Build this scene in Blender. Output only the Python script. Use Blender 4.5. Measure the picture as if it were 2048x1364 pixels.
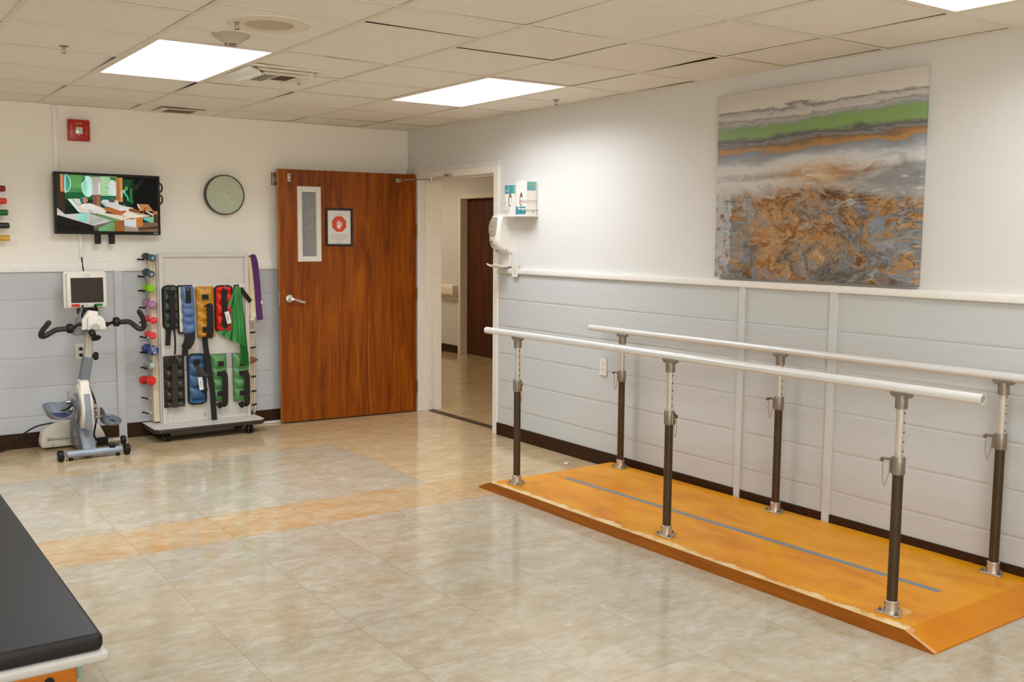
import bpy, bmesh, math, random
from mathutils import Vector, Matrix
random.seed(7)
for o in list(bpy.data.objects): bpy.data.objects.remove(o)
SC = bpy.context.scene
COL = SC.collection
V3 = Vector
PI = math.pi

# ------------------------------------------------------------------ camera
CAM = V3((-4.2406, -7.6286, 1.5034))
YAW, PIT, ROL, FPX = .6116, .1037, -.0075, 1991.1
def cam_axes():
    f = V3((math.sin(YAW)*math.cos(PIT), math.cos(YAW)*math.cos(PIT), -math.sin(PIT)))
    r = V3((math.cos(YAW), -math.sin(YAW), 0)); d = f.cross(r)
    c, s = math.cos(ROL), math.sin(ROL)
    return c*r + s*d, -s*r + c*d, f
AX = cam_axes()
cd = bpy.data.cameras.new('camera'); cam = bpy.data.objects.new('camera', cd); COL.objects.link(cam)
cd.sensor_width = 36.0; cd.lens = 36.0*FPX/2048; cd.clip_start = .05; cd.clip_end = 60
m = Matrix((AX[0], -AX[1], -AX[2])).transposed().to_4x4(); m.translation = CAM
cam.matrix_world = m
SC.camera = cam
# ------------------------------------------------------------------ light
w = bpy.data.worlds.new('world'); SC.world = w; w.use_nodes = True
w.node_tree.nodes['Background'].inputs[0].default_value = (1, .97, .92, 1)   # fill light entering through the added window behind the camera
w.node_tree.nodes['Background'].inputs[1].default_value = 9.0
LIGHT_STRENGTH = 1.6
LAMP_WATTS, LAMP_SPREAD = 21.5, 156
PANEL_GAIN = {(1, 3): .92, (4, 3): 1.3, (1, 9): .55, (4, 9): .72, (7, 3): 1.35, (7, 9): .7}   # brightness set per panel to even out the room's light
LIGHT_COLOR = (.93, 1.0, 1.09)
HALL_STRENGTH = 9.2
SC.view_settings.view_transform = 'Standard'; SC.view_settings.look = 'None'
SC.view_settings.exposure = 0.0; SC.view_settings.gamma = 1.0; SC.view_settings.use_curve_mapping = False

# ------------------------------------------------------------------ measuring: a pixel of the photo on a known plane
def ray(px, py):
    return AX[0]*((px-1024)/FPX) + AX[1]*((py-682)/FPX) + AX[2]
def at(px, py, y):
    d = ray(px, py); return CAM + d*((y-CAM.y)/d.y)
def atx(px, py, x):
    d = ray(px, py); return CAM + d*((x-CAM.x)/d.x)
def atz(px, py, z):
    d = ray(px, py); return CAM + d*((z-CAM.z)/d.z)

# ------------------------------------------------------------------ geometry helpers
class G:
    def __init__(s): s.bm = bmesh.new(); s.mi = 0
    def _tag(s, n0):
        s.bm.faces.ensure_lookup_table()
        for f in s.bm.faces[n0:]: f.material_index = s.mi
    def add(s, b2, M=None):
        if M is not None: b2.transform(M)
        me = bpy.data.meshes.new('tmp'); b2.to_mesh(me); b2.free()
        n0 = len(s.bm.faces); s.bm.from_mesh(me); bpy.data.meshes.remove(me); s._tag(n0); return s
    def box(s, lo, hi, bev=0, seg=1, M=None):
        b = bmesh.new(); bmesh.ops.create_cube(b, size=1)
        sx, sy, sz = [hi[i]-lo[i] for i in range(3)]
        b.transform(Matrix.Translation([(hi[i]+lo[i])/2 for i in range(3)]) @ Matrix.Diagonal((sx, sy, sz, 1)))
        if bev: bmesh.ops.bevel(b, geom=list(b.edges), offset=bev, segments=seg, affect='EDGES', profile=.5)
        return s.add(b, M)
    def obox(s, c, x, y, z, half, bev=0, seg=1):
        "box about centre c with axes x,y,z"
        M = Matrix((x, y, z)).transposed().to_4x4(); M.translation = c
        return s.box([-h for h in half], half, bev, seg, M)
    def cyl(s, p0, p1, r, r2=None, n=20):
        p0, p1 = V3(p0), V3(p1); d = p1-p0
        b = bmesh.new(); bmesh.ops.create_cone(b, cap_ends=True, segments=n, radius1=r, radius2=r if r2 is None else r2, depth=d.length)
        M = d.to_track_quat('Z', 'Y').to_matrix().to_4x4(); M.translation = (p0+p1)/2
        return s.add(b, M)
    def sphere(s, c, r, sc=(1, 1, 1), n=16):
        b = bmesh.new(); bmesh.ops.create_uvsphere(b, u_segments=n, v_segments=max(6, n//2+2), radius=r)
        M = Matrix.Translation(c) @ Matrix.Diagonal((sc[0], sc[1], sc[2], 1))
        return s.add(b, M)
    def lathe(s, prof, o, axis, n=28):
        "prof: (radius, height along axis); open ends with radius 0 are closed"
        axis = V3(axis).normalized(); q = axis.to_track_quat('Z', 'Y').to_matrix()
        b = bmesh.new(); rings = []
        for r, h in prof:
            if r < 1e-6: rings.append([b.verts.new(q @ V3((0, 0, h)) + V3(o))])
            else: rings.append([b.verts.new(q @ V3((r*math.cos(2*PI*k/n), r*math.sin(2*PI*k/n), h)) + V3(o)) for k in range(n)])
        for a, c in zip(rings, rings[1:]):
            for k in range(n):
                k2 = (k+1) % n
                vs = [a[k % len(a)], a[k2 % len(a)], c[k2 % len(c)], c[k % len(c)]]
                u = []
                for v in vs:
                    if v not in u: u.append(v)
                if len(u) > 2: b.faces.new(u)
        bmesh.ops.recalc_face_normals(b, faces=list(b.faces))
        return s.add(b)
    def tube(s, pts, r, n=10, closed=False, cap=True):
        pts = [V3(p) for p in pts]; N = len(pts)
        rad = r if isinstance(r, (list, tuple)) else [r]*N
        b = bmesh.new(); rings = []; up = None
        for i, p in enumerate(pts):
            if closed: t = pts[(i+1) % N]-pts[i-1]
            else: t = pts[min(i+1, N-1)]-pts[max(i-1, 0)]
            t = t.normalized()
            if up is None: up = V3((0, 0, 1)) if abs(t.z) < .9 else V3((1, 0, 0))
            up = (up - t*up.dot(t)).normalized(); sd = t.cross(up)
            rings.append([b.verts.new(p + (up*math.cos(2*PI*k/n) + sd*math.sin(2*PI*k/n))*rad[i]) for k in range(n)])
        pr = list(zip(rings, rings[1:])) + ([(rings[-1], rings[0])] if closed else [])
        for a, c in pr:
            for k in range(n): b.faces.new((a[k], a[(k+1) % n], c[(k+1) % n], c[k]))
        if cap and not closed: b.faces.new(rings[0][::-1]); b.faces.new(rings[-1])
        bmesh.ops.recalc_face_normals(b, faces=list(b.faces))
        return s.add(b)
    def prism(s, poly, o, u, v, n, depth, bev=0, seg=1):
        o, u, v, n = V3(o), V3(u), V3(v), V3(n)
        b = bmesh.new(); lo = [b.verts.new(o+u*p[0]+v*p[1]) for p in poly]
        f = b.faces.new(lo)
        e = bmesh.ops.extrude_face_region(b, geom=[f])
        bmesh.ops.translate(b, verts=[x for x in e['geom'] if isinstance(x, bmesh.types.BMVert)], vec=n*depth)
        bmesh.ops.recalc_face_normals(b, faces=list(b.faces))
        if bev: bmesh.ops.bevel(b, geom=list(b.edges), offset=bev, segments=seg, affect='EDGES', profile=.5)
        return s.add(b)
    def flat(s, poly, o, u, v):
        o, u, v = V3(o), V3(u), V3(v); b = bmesh.new()
        b.faces.new([b.verts.new(o+u*p[0]+v*p[1]) for p in poly]); return s.add(b)
    def ribbon(s, pts, wd, w, t=.003):
        "strap along pts, width w along wd (vector or list of vectors), thickness t"
        pts = [V3(p) for p in pts]; N = len(pts); b = bmesh.new(); rings = []
        for i, p in enumerate(pts):
            tg = (pts[min(i+1, N-1)]-pts[max(i-1, 0)]).normalized()
            W = V3(wd[i] if isinstance(wd, list) else wd); W = (W - tg*W.dot(tg)).normalized(); nn = tg.cross(W)
            ww = w[i] if isinstance(w, list) else w
            rings.append([b.verts.new(p+W*a*ww/2+nn*c*t/2) for a, c in ((-1, -1), (1, -1), (1, 1), (-1, 1))])
        for a, c in zip(rings, rings[1:]):
            for k in range(4): b.faces.new((a[k], a[(k+1) % 4], c[(k+1) % 4], c[k]))
        b.faces.new(rings[0][::-1]); b.faces.new(rings[-1])
        bmesh.ops.recalc_face_normals(b, faces=list(b.faces))
        return s.add(b)
    def surf(s, fn, nu, nv, t=None):
        "grid surface fn(u,v); t: thickness vector makes it closed"
        b = bmesh.new(); g = [[b.verts.new(fn(i/nu, j/nv)) for j in range(nv+1)] for i in range(nu+1)]
        for i in range(nu):
            for j in range(nv): b.faces.new((g[i][j], g[i+1][j], g[i+1][j+1], g[i][j+1]))
        if t is not None:
            t = V3(t)
            h = [[b.verts.new(x.co+t) for x in row] for row in g]
            for i in range(nu):
                for j in range(nv): b.faces.new((h[i][j+1], h[i+1][j+1], h[i+1][j], h[i][j]))
            for i in range(nu):
                b.faces.new((g[i+1][0], g[i][0], h[i][0], h[i+1][0])); b.faces.new((g[i][nv], g[i+1][nv], h[i+1][nv], h[i][nv]))
            for j in range(nv):
                b.faces.new((g[0][j], g[0][j+1], h[0][j+1], h[0][j])); b.faces.new((g[nu][j+1], g[nu][j], h[nu][j], h[nu][j+1]))
        bmesh.ops.recalc_face_normals(b, faces=list(b.faces))
        return s.add(b)
    def text(s, body, size, o, u, v, ex=.0004, align='CENTER'):
        c = bpy.data.curves.new('t', 'FONT'); c.body = body; c.size = size; c.extrude = ex
        c.align_x = align; c.align_y = 'CENTER'; c.resolution_u = 3
        ob = bpy.data.objects.new('t', c); COL.objects.link(ob)
        dg = bpy.context.evaluated_depsgraph_get(); dg.update()
        me = bpy.data.meshes.new_from_object(ob.evaluated_get(dg))
        b = bmesh.new(); b.from_mesh(me); bpy.data.objects.remove(ob); bpy.data.curves.remove(c); bpy.data.meshes.remove(me)
        u, v = V3(u).normalized(), V3(v).normalized()
        M = Matrix((u, v, u.cross(v))).transposed().to_4x4(); M.translation = V3(o)
        return s.add(b, M)

ORI = {}
def obj(name, g, mats, parent=None, sharp=35, kind=None, label=None):
    me = bpy.data.meshes.new(name)
    root = parent
    if parent is not None:
        while root.parent: root = root.parent
        g.bm.transform(ORI[root.name].inverted())
    g.bm.to_mesh(me); g.bm.free()
    for mm in (mats if isinstance(mats, (list, tuple)) else [mats]): me.materials.append(mm)
    if sharp is not None:
        for p in me.polygons: p.use_smooth = True
        me.set_sharp_from_angle(angle=math.radians(sharp))
    o = bpy.data.objects.new(name, me); COL.objects.link(o)
    if parent is not None: o.parent = parent
    else: ORI[o.name] = Matrix()
    if kind: o['kind'] = kind
    if label: o['label'] = label
    return o
def thing(name, label, cat, loc=(0, 0, 0), rz=0, group=None):
    o = bpy.data.objects.new(name, None); COL.objects.link(o); o.empty_display_size = .05
    o.location = loc; o.rotation_euler = (0, 0, rz)
    ORI[o.name] = Matrix.Translation(loc) @ Matrix.Rotation(rz, 4, 'Z')
    return tag(o, label, cat, group)
def tag(o, label, cat, group=None):
    o['label'] = label; o['category'] = cat
    if group: o['group'] = group
    return o
def single(name, g, mats, label, cat, group=None, loc=None, sharp=35):
    "a thing that is one mesh, origin at loc"
    if loc is not None: g.bm.transform(Matrix.Translation(-V3(loc)))
    o = obj(name, g, mats, None, sharp); tag(o, label, cat, group)
    if loc is not None: o.location = loc
    return o
def struct(name, g, mats, parent=None, sharp=35):
    return obj(name, g, mats, parent, sharp, None if parent else 'structure')
def copy_tree(o, parent=None):
    c = o.copy(); COL.objects.link(c)
    if parent is not None: c.parent = parent
    for ch in [x for x in bpy.data.objects if x.parent == o]: copy_tree(ch, c)
    return c
def smooth_path(pts, n=6):
    "Catmull-Rom through pts"
    P = [V3(p) for p in pts]; out = []
    for i in range(len(P)-1):
        a, b, c, d = P[max(i-1, 0)], P[i], P[i+1], P[min(i+2, len(P)-1)]
        for k in range(n):
            t = k/n
            out.append(.5*((2*b)+(c-a)*t+(2*a-5*b+4*c-d)*t*t+(3*b-a-3*c+d)*t**3))
    out.append(P[-1]); return out
def ngon(n, r, ph=0): return [(r*math.cos(2*PI*k/n+ph), r*math.sin(2*PI*k/n+ph)) for k in range(n)]
def rrect(w, h, r, n=5):
    out = []
    for cx, cy, a0 in ((w/2-r, h/2-r, 0), (-w/2+r, h/2-r, 90), (-w/2+r, -h/2+r, 180), (w/2-r, -h/2+r, 270)):
        for k in range(n+1):
            a = math.radians(a0+90*k/n); out.append((cx+r*math.cos(a), cy+r*math.sin(a)))
    return out
X, Y, Z = V3((1, 0, 0)), V3((0, 1, 0)), V3((0, 0, 1))

# ------------------------------------------------------------------ materials
def lin(c):
    f = lambda x: x/12.92 if x <= .04045 else ((x+.055)/1.055)**2.4
    return tuple(f(v/255) for v in c[:3]) + (1,)
class NT:
    def __init__(s, name):
        s.m = bpy.data.materials.new(name); s.m.use_nodes = True; s.t = s.m.node_tree
        s.b = s.t.nodes['Principled BSDF']
    def n(s, typ, **kw):
        x = s.t.nodes.new(typ)
        for k, v in kw.items():
            if k.startswith('i_'):
                k2 = k[2:]; k2 = int(k2) if k2.isdigit() else k2.replace('_', ' ')
                s.set(x.inputs[k2], v)
            else: setattr(x, k, v)
        return x
    def set(s, inp, v):
        if hasattr(v, 'links') or isinstance(v, bpy.types.NodeSocket): s.t.links.new(v, inp)
        else: inp.default_value = v
    def math(s, op, a, b=None, c=None):
        x = s.t.nodes.new('ShaderNodeMath'); x.operation = op
        s.set(x.inputs[0], a)
        if b is not None: s.set(x.inputs[1], b)
        if c is not None: s.set(x.inputs[2], c)
        return x.outputs[0]
    def mix(s, f, a, b, mode='MIX'):
        x = s.t.nodes.new('ShaderNodeMix'); x.data_type = 'RGBA'; x.blend_type = mode
        s.set(x.inputs[0], f); s.set(x.inputs[6], a); s.set(x.inputs[7], b); return x.outputs[2]
    def ramp(s, f, stops, interp='LINEAR'):
        x = s.t.nodes.new('ShaderNodeValToRGB'); r = x.color_ramp; r.interpolation = interp
        while len(r.elements) < len(stops): r.elements.new(.5)
        for e, (p, c) in zip(r.elements, stops): e.position = p; e.color = c if len(c) == 4 else tuple(c)+(1,)
        s.set(x.inputs[0], f); return x.outputs[0]
    def noise(s, vec, scale, detail=4, rough=.5, dist=0, out=0):
        x = s.n('ShaderNodeTexNoise'); s.set(x.inputs['Vector'], vec)
        x.inputs['Scale'].default_value = scale; x.inputs['Detail'].default_value = detail
        x.inputs['Roughness'].default_value = rough; x.inputs['Distortion'].default_value = dist
        return x.outputs[out]
    def coord(s, kind='Object', scale=(1, 1, 1), loc=(0, 0, 0)):
        c = s.n('ShaderNodeTexCoord').outputs[kind]; mp = s.n('ShaderNodeMapping')
        mp.inputs['Scale'].default_value = scale; mp.inputs['Location'].default_value = loc
        s.t.links.new(c, mp.inputs[0]); return mp.outputs[0]
    def bump(s, h, strength=.2, dist=.002):
        x = s.n('ShaderNodeBump'); x.inputs['Strength'].default_value = strength; x.inputs['Distance'].default_value = dist
        s.t.links.new(h, x.inputs['Height']); s.t.links.new(x.outputs[0], s.b.inputs['Normal'])
    def out(s, col=None, rough=None, metal=None, **kw):
        if col is not None: s.set(s.b.inputs['Base Color'], col)
        if rough is not None: s.set(s.b.inputs['Roughness'], rough)
        if metal is not None: s.set(s.b.inputs['Metallic'], metal)
        for k, v in kw.items(): s.set(s.b.inputs[k.replace('_', ' ')], v)
        return s.m
def plain(name, c, rough=.5, metal=0, var=.06, scale=25, bump=0, bscale=200, **kw):
    "one colour with a slight procedural variation"
    t = NT(name); co = t.coord(); nz = t.noise(co, scale, 4, .6)
    c = lin(c); a = tuple(x*(1-var) for x in c[:3])+(1,); b = tuple(min(1, x*(1+var)) for x in c[:3])+(1,)
    col = t.ramp(nz, [(.3, a), (.7, b)])
    if bump: t.bump(t.noise(co, bscale, 3, .6), bump, .001)
    return t.out(col, rough, metal, **kw)
def fabric(name, c, rough=.8, scale=900):
    t = NT(name); co = t.coord(); c = lin(c)
    nz = t.noise(co, scale, 2, .6); n2 = t.noise(co, 18, 3, .6)
    col = t.mix(t.math('MULTIPLY', nz, .5), c, tuple(x*.5 for x in c[:3])+(1,))
    col = t.mix(t.math('MULTIPLY', n2, .25), col, tuple(min(1, x*1.5) for x in c[:3])+(1,))
    t.bump(nz, .25, .001); return t.out(col, rough)
def emit(name, c, strength):
    m = bpy.data.materials.new(name); m.use_nodes = True; b = m.node_tree.nodes['Principled BSDF']
    b.inputs['Base Color'].default_value = (.8, .8, .8, 1)
    b.inputs['Emission Color'].default_value = c; b.inputs['Emission Strength'].default_value = strength
    return m

def m_wall(name, c):
    t = NT(name); co = t.coord(); c = lin(c)
    n1 = t.noise(co, 1.3, 5, .6); n2 = t.noise(co, 160, 3, .6)
    col = t.mix(t.math('MULTIPLY', n1, .12), c, tuple(x*.8 for x in c[:3])+(1,))
    t.bump(n2, .12, .002); return t.out(col, .6)
def m_siding(name, c, axis):
    t = NT(name); c = lin(c)
    sc = (1.2, 1, 40) if axis == 'x' else (1, 1.2, 40)
    co = t.coord(scale=sc); n1 = t.noise(co, 3.5, 6, .65, .6)
    col = t.ramp(n1, [(.3, tuple(x*.93 for x in c[:3])+(1,)), (.65, c)])
    sm = t.noise(t.coord(), 2.1, 5, .7)
    col = t.mix(t.ramp(sm, [(.66, (0, 0, 0, 1)), (.8, (.22, .22, .22, 1))]), col, lin((120, 105, 85)))
    t.bump(n1, .22, .002); return t.out(col, .5)
def m_ceiling():
    t = NT('ceiling_tile'); co = t.coord()
    v = t.noise(co, 95, 3, .75); f = t.noise(co, 260, 2, .7)
    c = lin((240, 236, 226)); d = lin((196, 180, 152))
    base = t.mix(t.math('MULTIPLY', t.noise(co, 1.1, 4, .6), .35), c, lin((230, 222, 206)))
    col = t.mix(t.ramp(v, [(.30, (.7, .7, .7, 1)), (.39, (0, 0, 0, 1))]), base, d)
    col = t.mix(t.ramp(f, [(.28, (.6, .6, .6, 1)), (.36, (0, 0, 0, 1))]), col, d)
    t.bump(v, .3, .003); return t.out(col, .85)
def m_floor():
    t = NT('vinyl_tile'); co = t.coord(); sx = t.n('ShaderNodeSeparateXYZ'); t.t.links.new(co, sx.inputs[0])
    T = .457
    gx = t.math('DIVIDE', t.math('ADD', sx.outputs[0], 3.045+T*20), T); gy = t.math('DIVIDE', t.math('ADD', sx.outputs[1], 3.80+T*30), T)
    ix, iy = t.math('FLOOR', gx), t.math('FLOOR', gy)
    fx, fy = t.math('FRACT', gx), t.math('FRACT', gy)
    ed = lambda f: t.math('MINIMUM', f, t.math('SUBTRACT', 1, f))
    seam = t.math('LESS_THAN', t.math('MINIMUM', ed(fx), ed(fy)), .0035)
    cb = t.n('ShaderNodeCombineXYZ'); t.set(cb.inputs[0], ix); t.set(cb.inputs[1], iy)
    wn = t.n('ShaderNodeTexWhiteNoise'); wn.noise_dimensions = '3D'; t.t.links.new(cb.outputs[0], wn.inputs['Vector'])
    # each tile gets its own patch of marbling
    off = t.n('ShaderNodeVectorMath', operation='SCALE'); t.t.links.new(wn.outputs['Color'], off.inputs[0]); off.inputs['Scale'].default_value = 7
    ad = t.n('ShaderNodeVectorMath', operation='ADD'); t.t.links.new(t.coord(scale=(.8, 1.35, 1)), ad.inputs[0]); t.t.links.new(off.outputs[0], ad.inputs[1])
    n1 = t.noise(ad.outputs[0], 6.5, 8, .7, .45); n2 = t.noise(ad.outputs[0], 24, 5, .65, .3)
    mm = t.math('ADD', t.math('MULTIPLY', n1, .6), t.math('MULTIPLY', n2, .4))
    mm = t.math('ADD', t.math('MULTIPLY', mm, .66), .17)
    cloud = t.ramp(t.noise(co, 1.7, 5, .6, .3), [(.38, (0, 0, 0, 1)), (.62, (1, 1, 1, 1))])
    grey = t.ramp(mm, [(.32, lin((150, 130, 98))), (.42, lin((168, 154, 128))), (.52, lin((182, 173, 155))), (.66, lin((204, 199, 188)))])
    tan = t.ramp(mm, [(.32, lin((166, 126, 74))), (.43, lin((192, 158, 108))), (.54, lin((206, 180, 138))), (.66, lin((216, 200, 168)))])
    org = t.ramp(mm, [(.33, lin((172, 118, 60))), (.45, lin((190, 148, 96))), (.55, lin((200, 170, 126))), (.66, lin((208, 193, 164)))])
    # the laid pattern: one row of orange tiles, tan tiles along the back wall and into the corridor
    band = t.math('MULTIPLY', t.math('GREATER_THAN', sx.outputs[1], -2.886), t.math('LESS_THAN', sx.outputs[1], -2.429))
    band = t.math('MULTIPLY', band, t.math('LESS_THAN', sx.outputs[0], -.76))
    back = t.math('GREATER_THAN', sx.outputs[1], -1.058)
    side = t.math('GREATER_THAN', sx.outputs[0], -1.217)
    side = t.math('MULTIPLY', side, t.math('GREATER_THAN', sx.outputs[1], -2.886))
    back = t.math('MAXIMUM', back, side)
    col = t.mix(t.math('MULTIPLY', back, .8), grey, tan); col = t.mix(t.math('MULTIPLY', t.math('SUBTRACT', 1, back), t.math('MULTIPLY', cloud, .22)), col, tan)
    col = t.mix(t.math('MULTIPLY', band, t.ramp(mm, [(.40, (.95,)*3+(1,)), (.6, (.6,)*3+(1,))])), col, org)
    col = t.mix(t.math('MULTIPLY', wn.outputs['Value'], .10), col, lin((160, 138, 104)))
    col = t.mix(t.math('MULTIPLY', seam, .45), col, lin((120, 98, 66)))
    r = t.ramp(t.noise(co, 3, 4, .6), [(.3, (.08,)*3+(1,)), (.7, (.15,)*3+(1,))])
    t.bump(t.math('SUBTRACT', t.math('MULTIPLY', n2, .02), t.math('MULTIPLY', seam, .6)), .10, .002)
    return t.out(col, r, **{'Specular IOR Level': .62})
def m_wood(name, dark, mid, light, axis='z', rough=.35, sc=1.0, coat=0):
    t = NT(name); s = [9*sc, 9*sc, 9*sc]; s['xyz'.index(axis)] = .7*sc
    co = t.coord(scale=s); n1 = t.noise(co, 1.6, 7, .62, 1.2); s2 = [60*sc]*3; s2['xyz'.index(axis)] = 2.2*sc
    n2 = t.noise(t.coord(scale=s2), 1.5, 4, .6, .3)
    f = t.math('ADD', t.math('MULTIPLY', n1, .72), t.math('MULTIPLY', n2, .28))
    col = t.ramp(f, [(.34, lin(dark)), (.5, lin(mid)), (.66, lin(light))])
    t.bump(n2, .06, .001)
    return t.out(col, rough, **{'Specular IOR Level': .25})
def m_platform():
    t = NT('stained_plywood'); co = t.coord(); sx = t.n('ShaderNodeSeparateXYZ'); t.t.links.new(co, sx.inputs[0])
    ns = t.noise(t.coord(scale=(3, 1.3, 3)), 2.0, 6, .62, .5)
    col = t.ramp(ns, [(.3, lin((196, 116, 2))), (.5, lin((216, 140, 8))), (.7, lin((226, 156, 26)))])
    wear = t.noise(t.coord(scale=(1.4, 1.4, 1.4)), 2.4, 5, .7)
    col = t.mix(t.ramp(wear, [(.55, (0, 0, 0, 1)), (.75, (.35, .35, .35, 1))]), col, lin((228, 174, 84)))
    # chipped bare wood along the near long edge
    jag = t.noise(t.coord(scale=(1, 1, 1)), 11, 6, .75)
    lim = t.math('ADD', -.505, t.math('MULTIPLY', t.math('SUBTRACT', jag, .17), .12))
    chip = t.math('MULTIPLY', t.math('LESS_THAN', sx.outputs[0], lim), t.math('GREATER_THAN', sx.outputs[2], .0465))
    chip2 = t.math('MULTIPLY', t.math('LESS_THAN', sx.outputs[0], t.math('ADD', -.497, t.math('MULTIPLY', jag, .02))), t.math('GREATER_THAN', t.math('ABSOLUTE', sx.outputs[1]), 1.36))
    chip2 = t.math('MULTIPLY', chip2, t.math('GREATER_THAN', sx.outputs[2], t.math('SUBTRACT', .046, t.math('MULTIPLY', t.math('SUBTRACT', t.math('ABSOLUTE', sx.outputs[1]), 1.36), .5))))
    chip = t.math('MAXIMUM', chip, chip2)
    col = t.mix(chip, col, t.ramp(jag, [(.35, lin((206, 160, 96))), (.6, lin((232, 204, 154)))]))
    # end boards are stained a touch darker
    end = t.math('GREATER_THAN', t.math('ABSOLUTE', sx.outputs[1]), 1.36)
    col = t.mix(t.math('MULTIPLY', end, .55), col, lin((196, 112, 10)))
    # bare patch where a foot once stood
    dx = t.math('ADD', sx.outputs[0], .34); dy = t.math('ADD', sx.outputs[1], 1.245)
    d = t.math('SQRT', t.math('ADD', t.math('MULTIPLY', dx, dx), t.math('MULTIPLY', dy, dy)))
    patch = t.math('LESS_THAN', t.math('ADD', d, t.math('MULTIPLY', jag, .04)), .055)
    col = t.mix(t.math('MULTIPLY', patch, .6), col, lin((222, 176, 110)))
    t.bump(jag, .05, .001)
    return t.out(col, t.ramp(wear, [(.3, (.3,)*3+(1,)), (.7, (.44,)*3+(1,))]), **{'Specular IOR Level': .25})
def m_painting(W, H):
    t = NT('abstract_paint'); co = t.coord(); sx = t.n('ShaderNodeSeparateXYZ'); t.t.links.new(co, sx.inputs[0])
    u = t.math('ADD', t.math('DIVIDE', t.math('MULTIPLY', sx.outputs[1], -1), W), .5)    # 0 left .. 1 right
    v = t.math('SUBTRACT', .5, t.math('DIVIDE', sx.outputs[2], H))                       # 0 top .. 1 bottom
    q = t.n('ShaderNodeCombineXYZ'); t.set(q.inputs[0], u); t.set(q.inputs[1], v); q = q.outputs[0]
    qs = t.n('ShaderNodeVectorMath', operation='MULTIPLY'); t.t.links.new(q, qs.inputs[0]); qs.inputs[1].default_value = (1.6, 5, 1)
    wA = t.noise(qs.outputs[0], 1.7, 9, .62, .8); wB = t.noise(q, 9, 9, .7, 1.4); wC = t.noise(q, 4.2, 10, .68, 2.2); wD = t.noise(q, 26, 6, .7, .8)
    # wavy bands, rising a little to the right
    s = t.math('ADD', v, t.math('MULTIPLY', t.math('SUBTRACT', u, .5), .02))
    s = t.math('ADD', s, t.math('MULTIPLY', t.math('SUBTRACT', wA, .5), .14))
    s = t.math('ADD', s, t.math('MULTIPLY', t.math('SUBTRACT', wB, .5), .055))
    L = lin
    bands = t.ramp(s, [(0, L((212, 204, 192))), (.085, L((218, 212, 202))), (.098, L((128, 122, 116))), (.106, L((188, 186, 184))), (.135, L((204, 200, 196))), (.148, L((150, 144, 138))), (.156, L((180, 180, 180))),
        (.172, L((150, 158, 150))), (.184, L((132, 160, 104))), (.225, L((134, 166, 98))), (.243, L((120, 130, 106))), (.256, L((92, 90, 88))), (.272, L((138, 138, 136))), (.286, L((118, 96, 76))),
        (.298, L((172, 126, 72))), (.318, L((182, 136, 82))), (.328, L((132, 136, 140))), (.36, L((156, 160, 164))), (.385, L((204, 202, 200))), (.42, L((214, 210, 204))), (.445, L((158, 160, 162))), (.47, L((212, 207, 199))), (.56, L((198, 193, 186)))])
    # flecks of orange in the pale top band
    fl = t.math('MULTIPLY', t.math('GREATER_THAN', t.noise(qs.outputs[0], 7, 5, .7, .5), .615), t.math('MULTIPLY', t.math('GREATER_THAN', s, .105), t.math('LESS_THAN', s, .172)))
    bands = t.mix(fl, bands, L((176, 118, 56)))
    # torn-stone lower half
    st = t.n('ShaderNodeVectorMath', operation='MULTIPLY_ADD'); t.t.links.new(q, st.inputs[0]); st.inputs[1].default_value = (1, 1, 1)
    st2 = t.n('ShaderNodeVectorMath', operation='SCALE'); t.t.links.new(t.noise(q, 3.4, 6, .6, 1, out=1), st2.inputs[0]); st2.inputs['Scale'].default_value = .45; t.t.links.new(st2.outputs[0], st.inputs[2])
    r1 = t.noise(st.outputs[0], 6.5, 10, .7, .9); r2 = t.noise(st.outputs[0], 3.2, 8, .65, 1.6); vo = t.n('ShaderNodeTexVoronoi'); vo.feature = 'SMOOTH_F1'
    t.t.links.new(st.outputs[0], vo.inputs['Vector']); vo.inputs['Scale'].default_value = 15
    vc = t.n('ShaderNodeTexVoronoi'); t.t.links.new(st.outputs[0], vc.inputs['Vector']); vc.inputs['Scale'].default_value = 17; vs_ = t.n('ShaderNodeSeparateColor'); t.t.links.new(vc.outputs['Color'], vs_.inputs[0])
    ve = t.n('ShaderNodeTexVoronoi'); ve.feature = 'DISTANCE_TO_EDGE'; t.t.links.new(st.outputs[0], ve.inputs['Vector']); ve.inputs['Scale'].default_value = 17
    r1 = t.math('ADD', t.math('MULTIPLY', r1, .72), t.math('MULTIPLY', t.math('ADD', .28, t.math('MULTIPLY', vs_.outputs[0], .44)), .28))
    rock = t.ramp(r1, [(.30, L((60, 48, 38))), (.37, L((104, 76, 48))), (.42, L((152, 104, 54))), (.455, L((186, 144, 92))), (.485, L((116, 117, 118))), (.54, L((140, 148, 156))), (.585, L((112, 112, 112))), (.63, L((170, 136, 98))), (.69, L((214, 206, 192)))])
    rust = t.ramp(r1, [(.30, L((76, 50, 28))), (.38, L((124, 82, 36))), (.45, L((170, 116, 54))), (.51, L((196, 154, 102))), (.555, L((136, 132, 126))), (.60, L((178, 134, 80))), (.68, L((210, 194, 166)))])
    du = t.math('SUBTRACT', u, .45); dv = t.math('SUBTRACT', v, .74)
    dist = t.math('SQRT', t.math('ADD', t.math('MULTIPLY', du, du), t.math('MULTIPLY', dv, dv)))
    rock = t.mix(t.ramp(t.math('ADD', dist, t.math('MULTIPLY', t.math('SUBTRACT', r2, .5), .9)), [(.10, (.95,)*3+(1,)), (.34, (0, 0, 0, 1))]), rock, rust)
    rock = t.mix(t.ramp(vo.outputs[0], [(.05, (.35,)*3+(1,)), (.22, (0, 0, 0, 1))]), rock, L((216, 202, 176)))
    rock = t.mix(t.ramp(wD, [(.30, (.6,)*3+(1,)), (.38, (0, 0, 0, 1))]), rock, L((70, 52, 36)))
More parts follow.
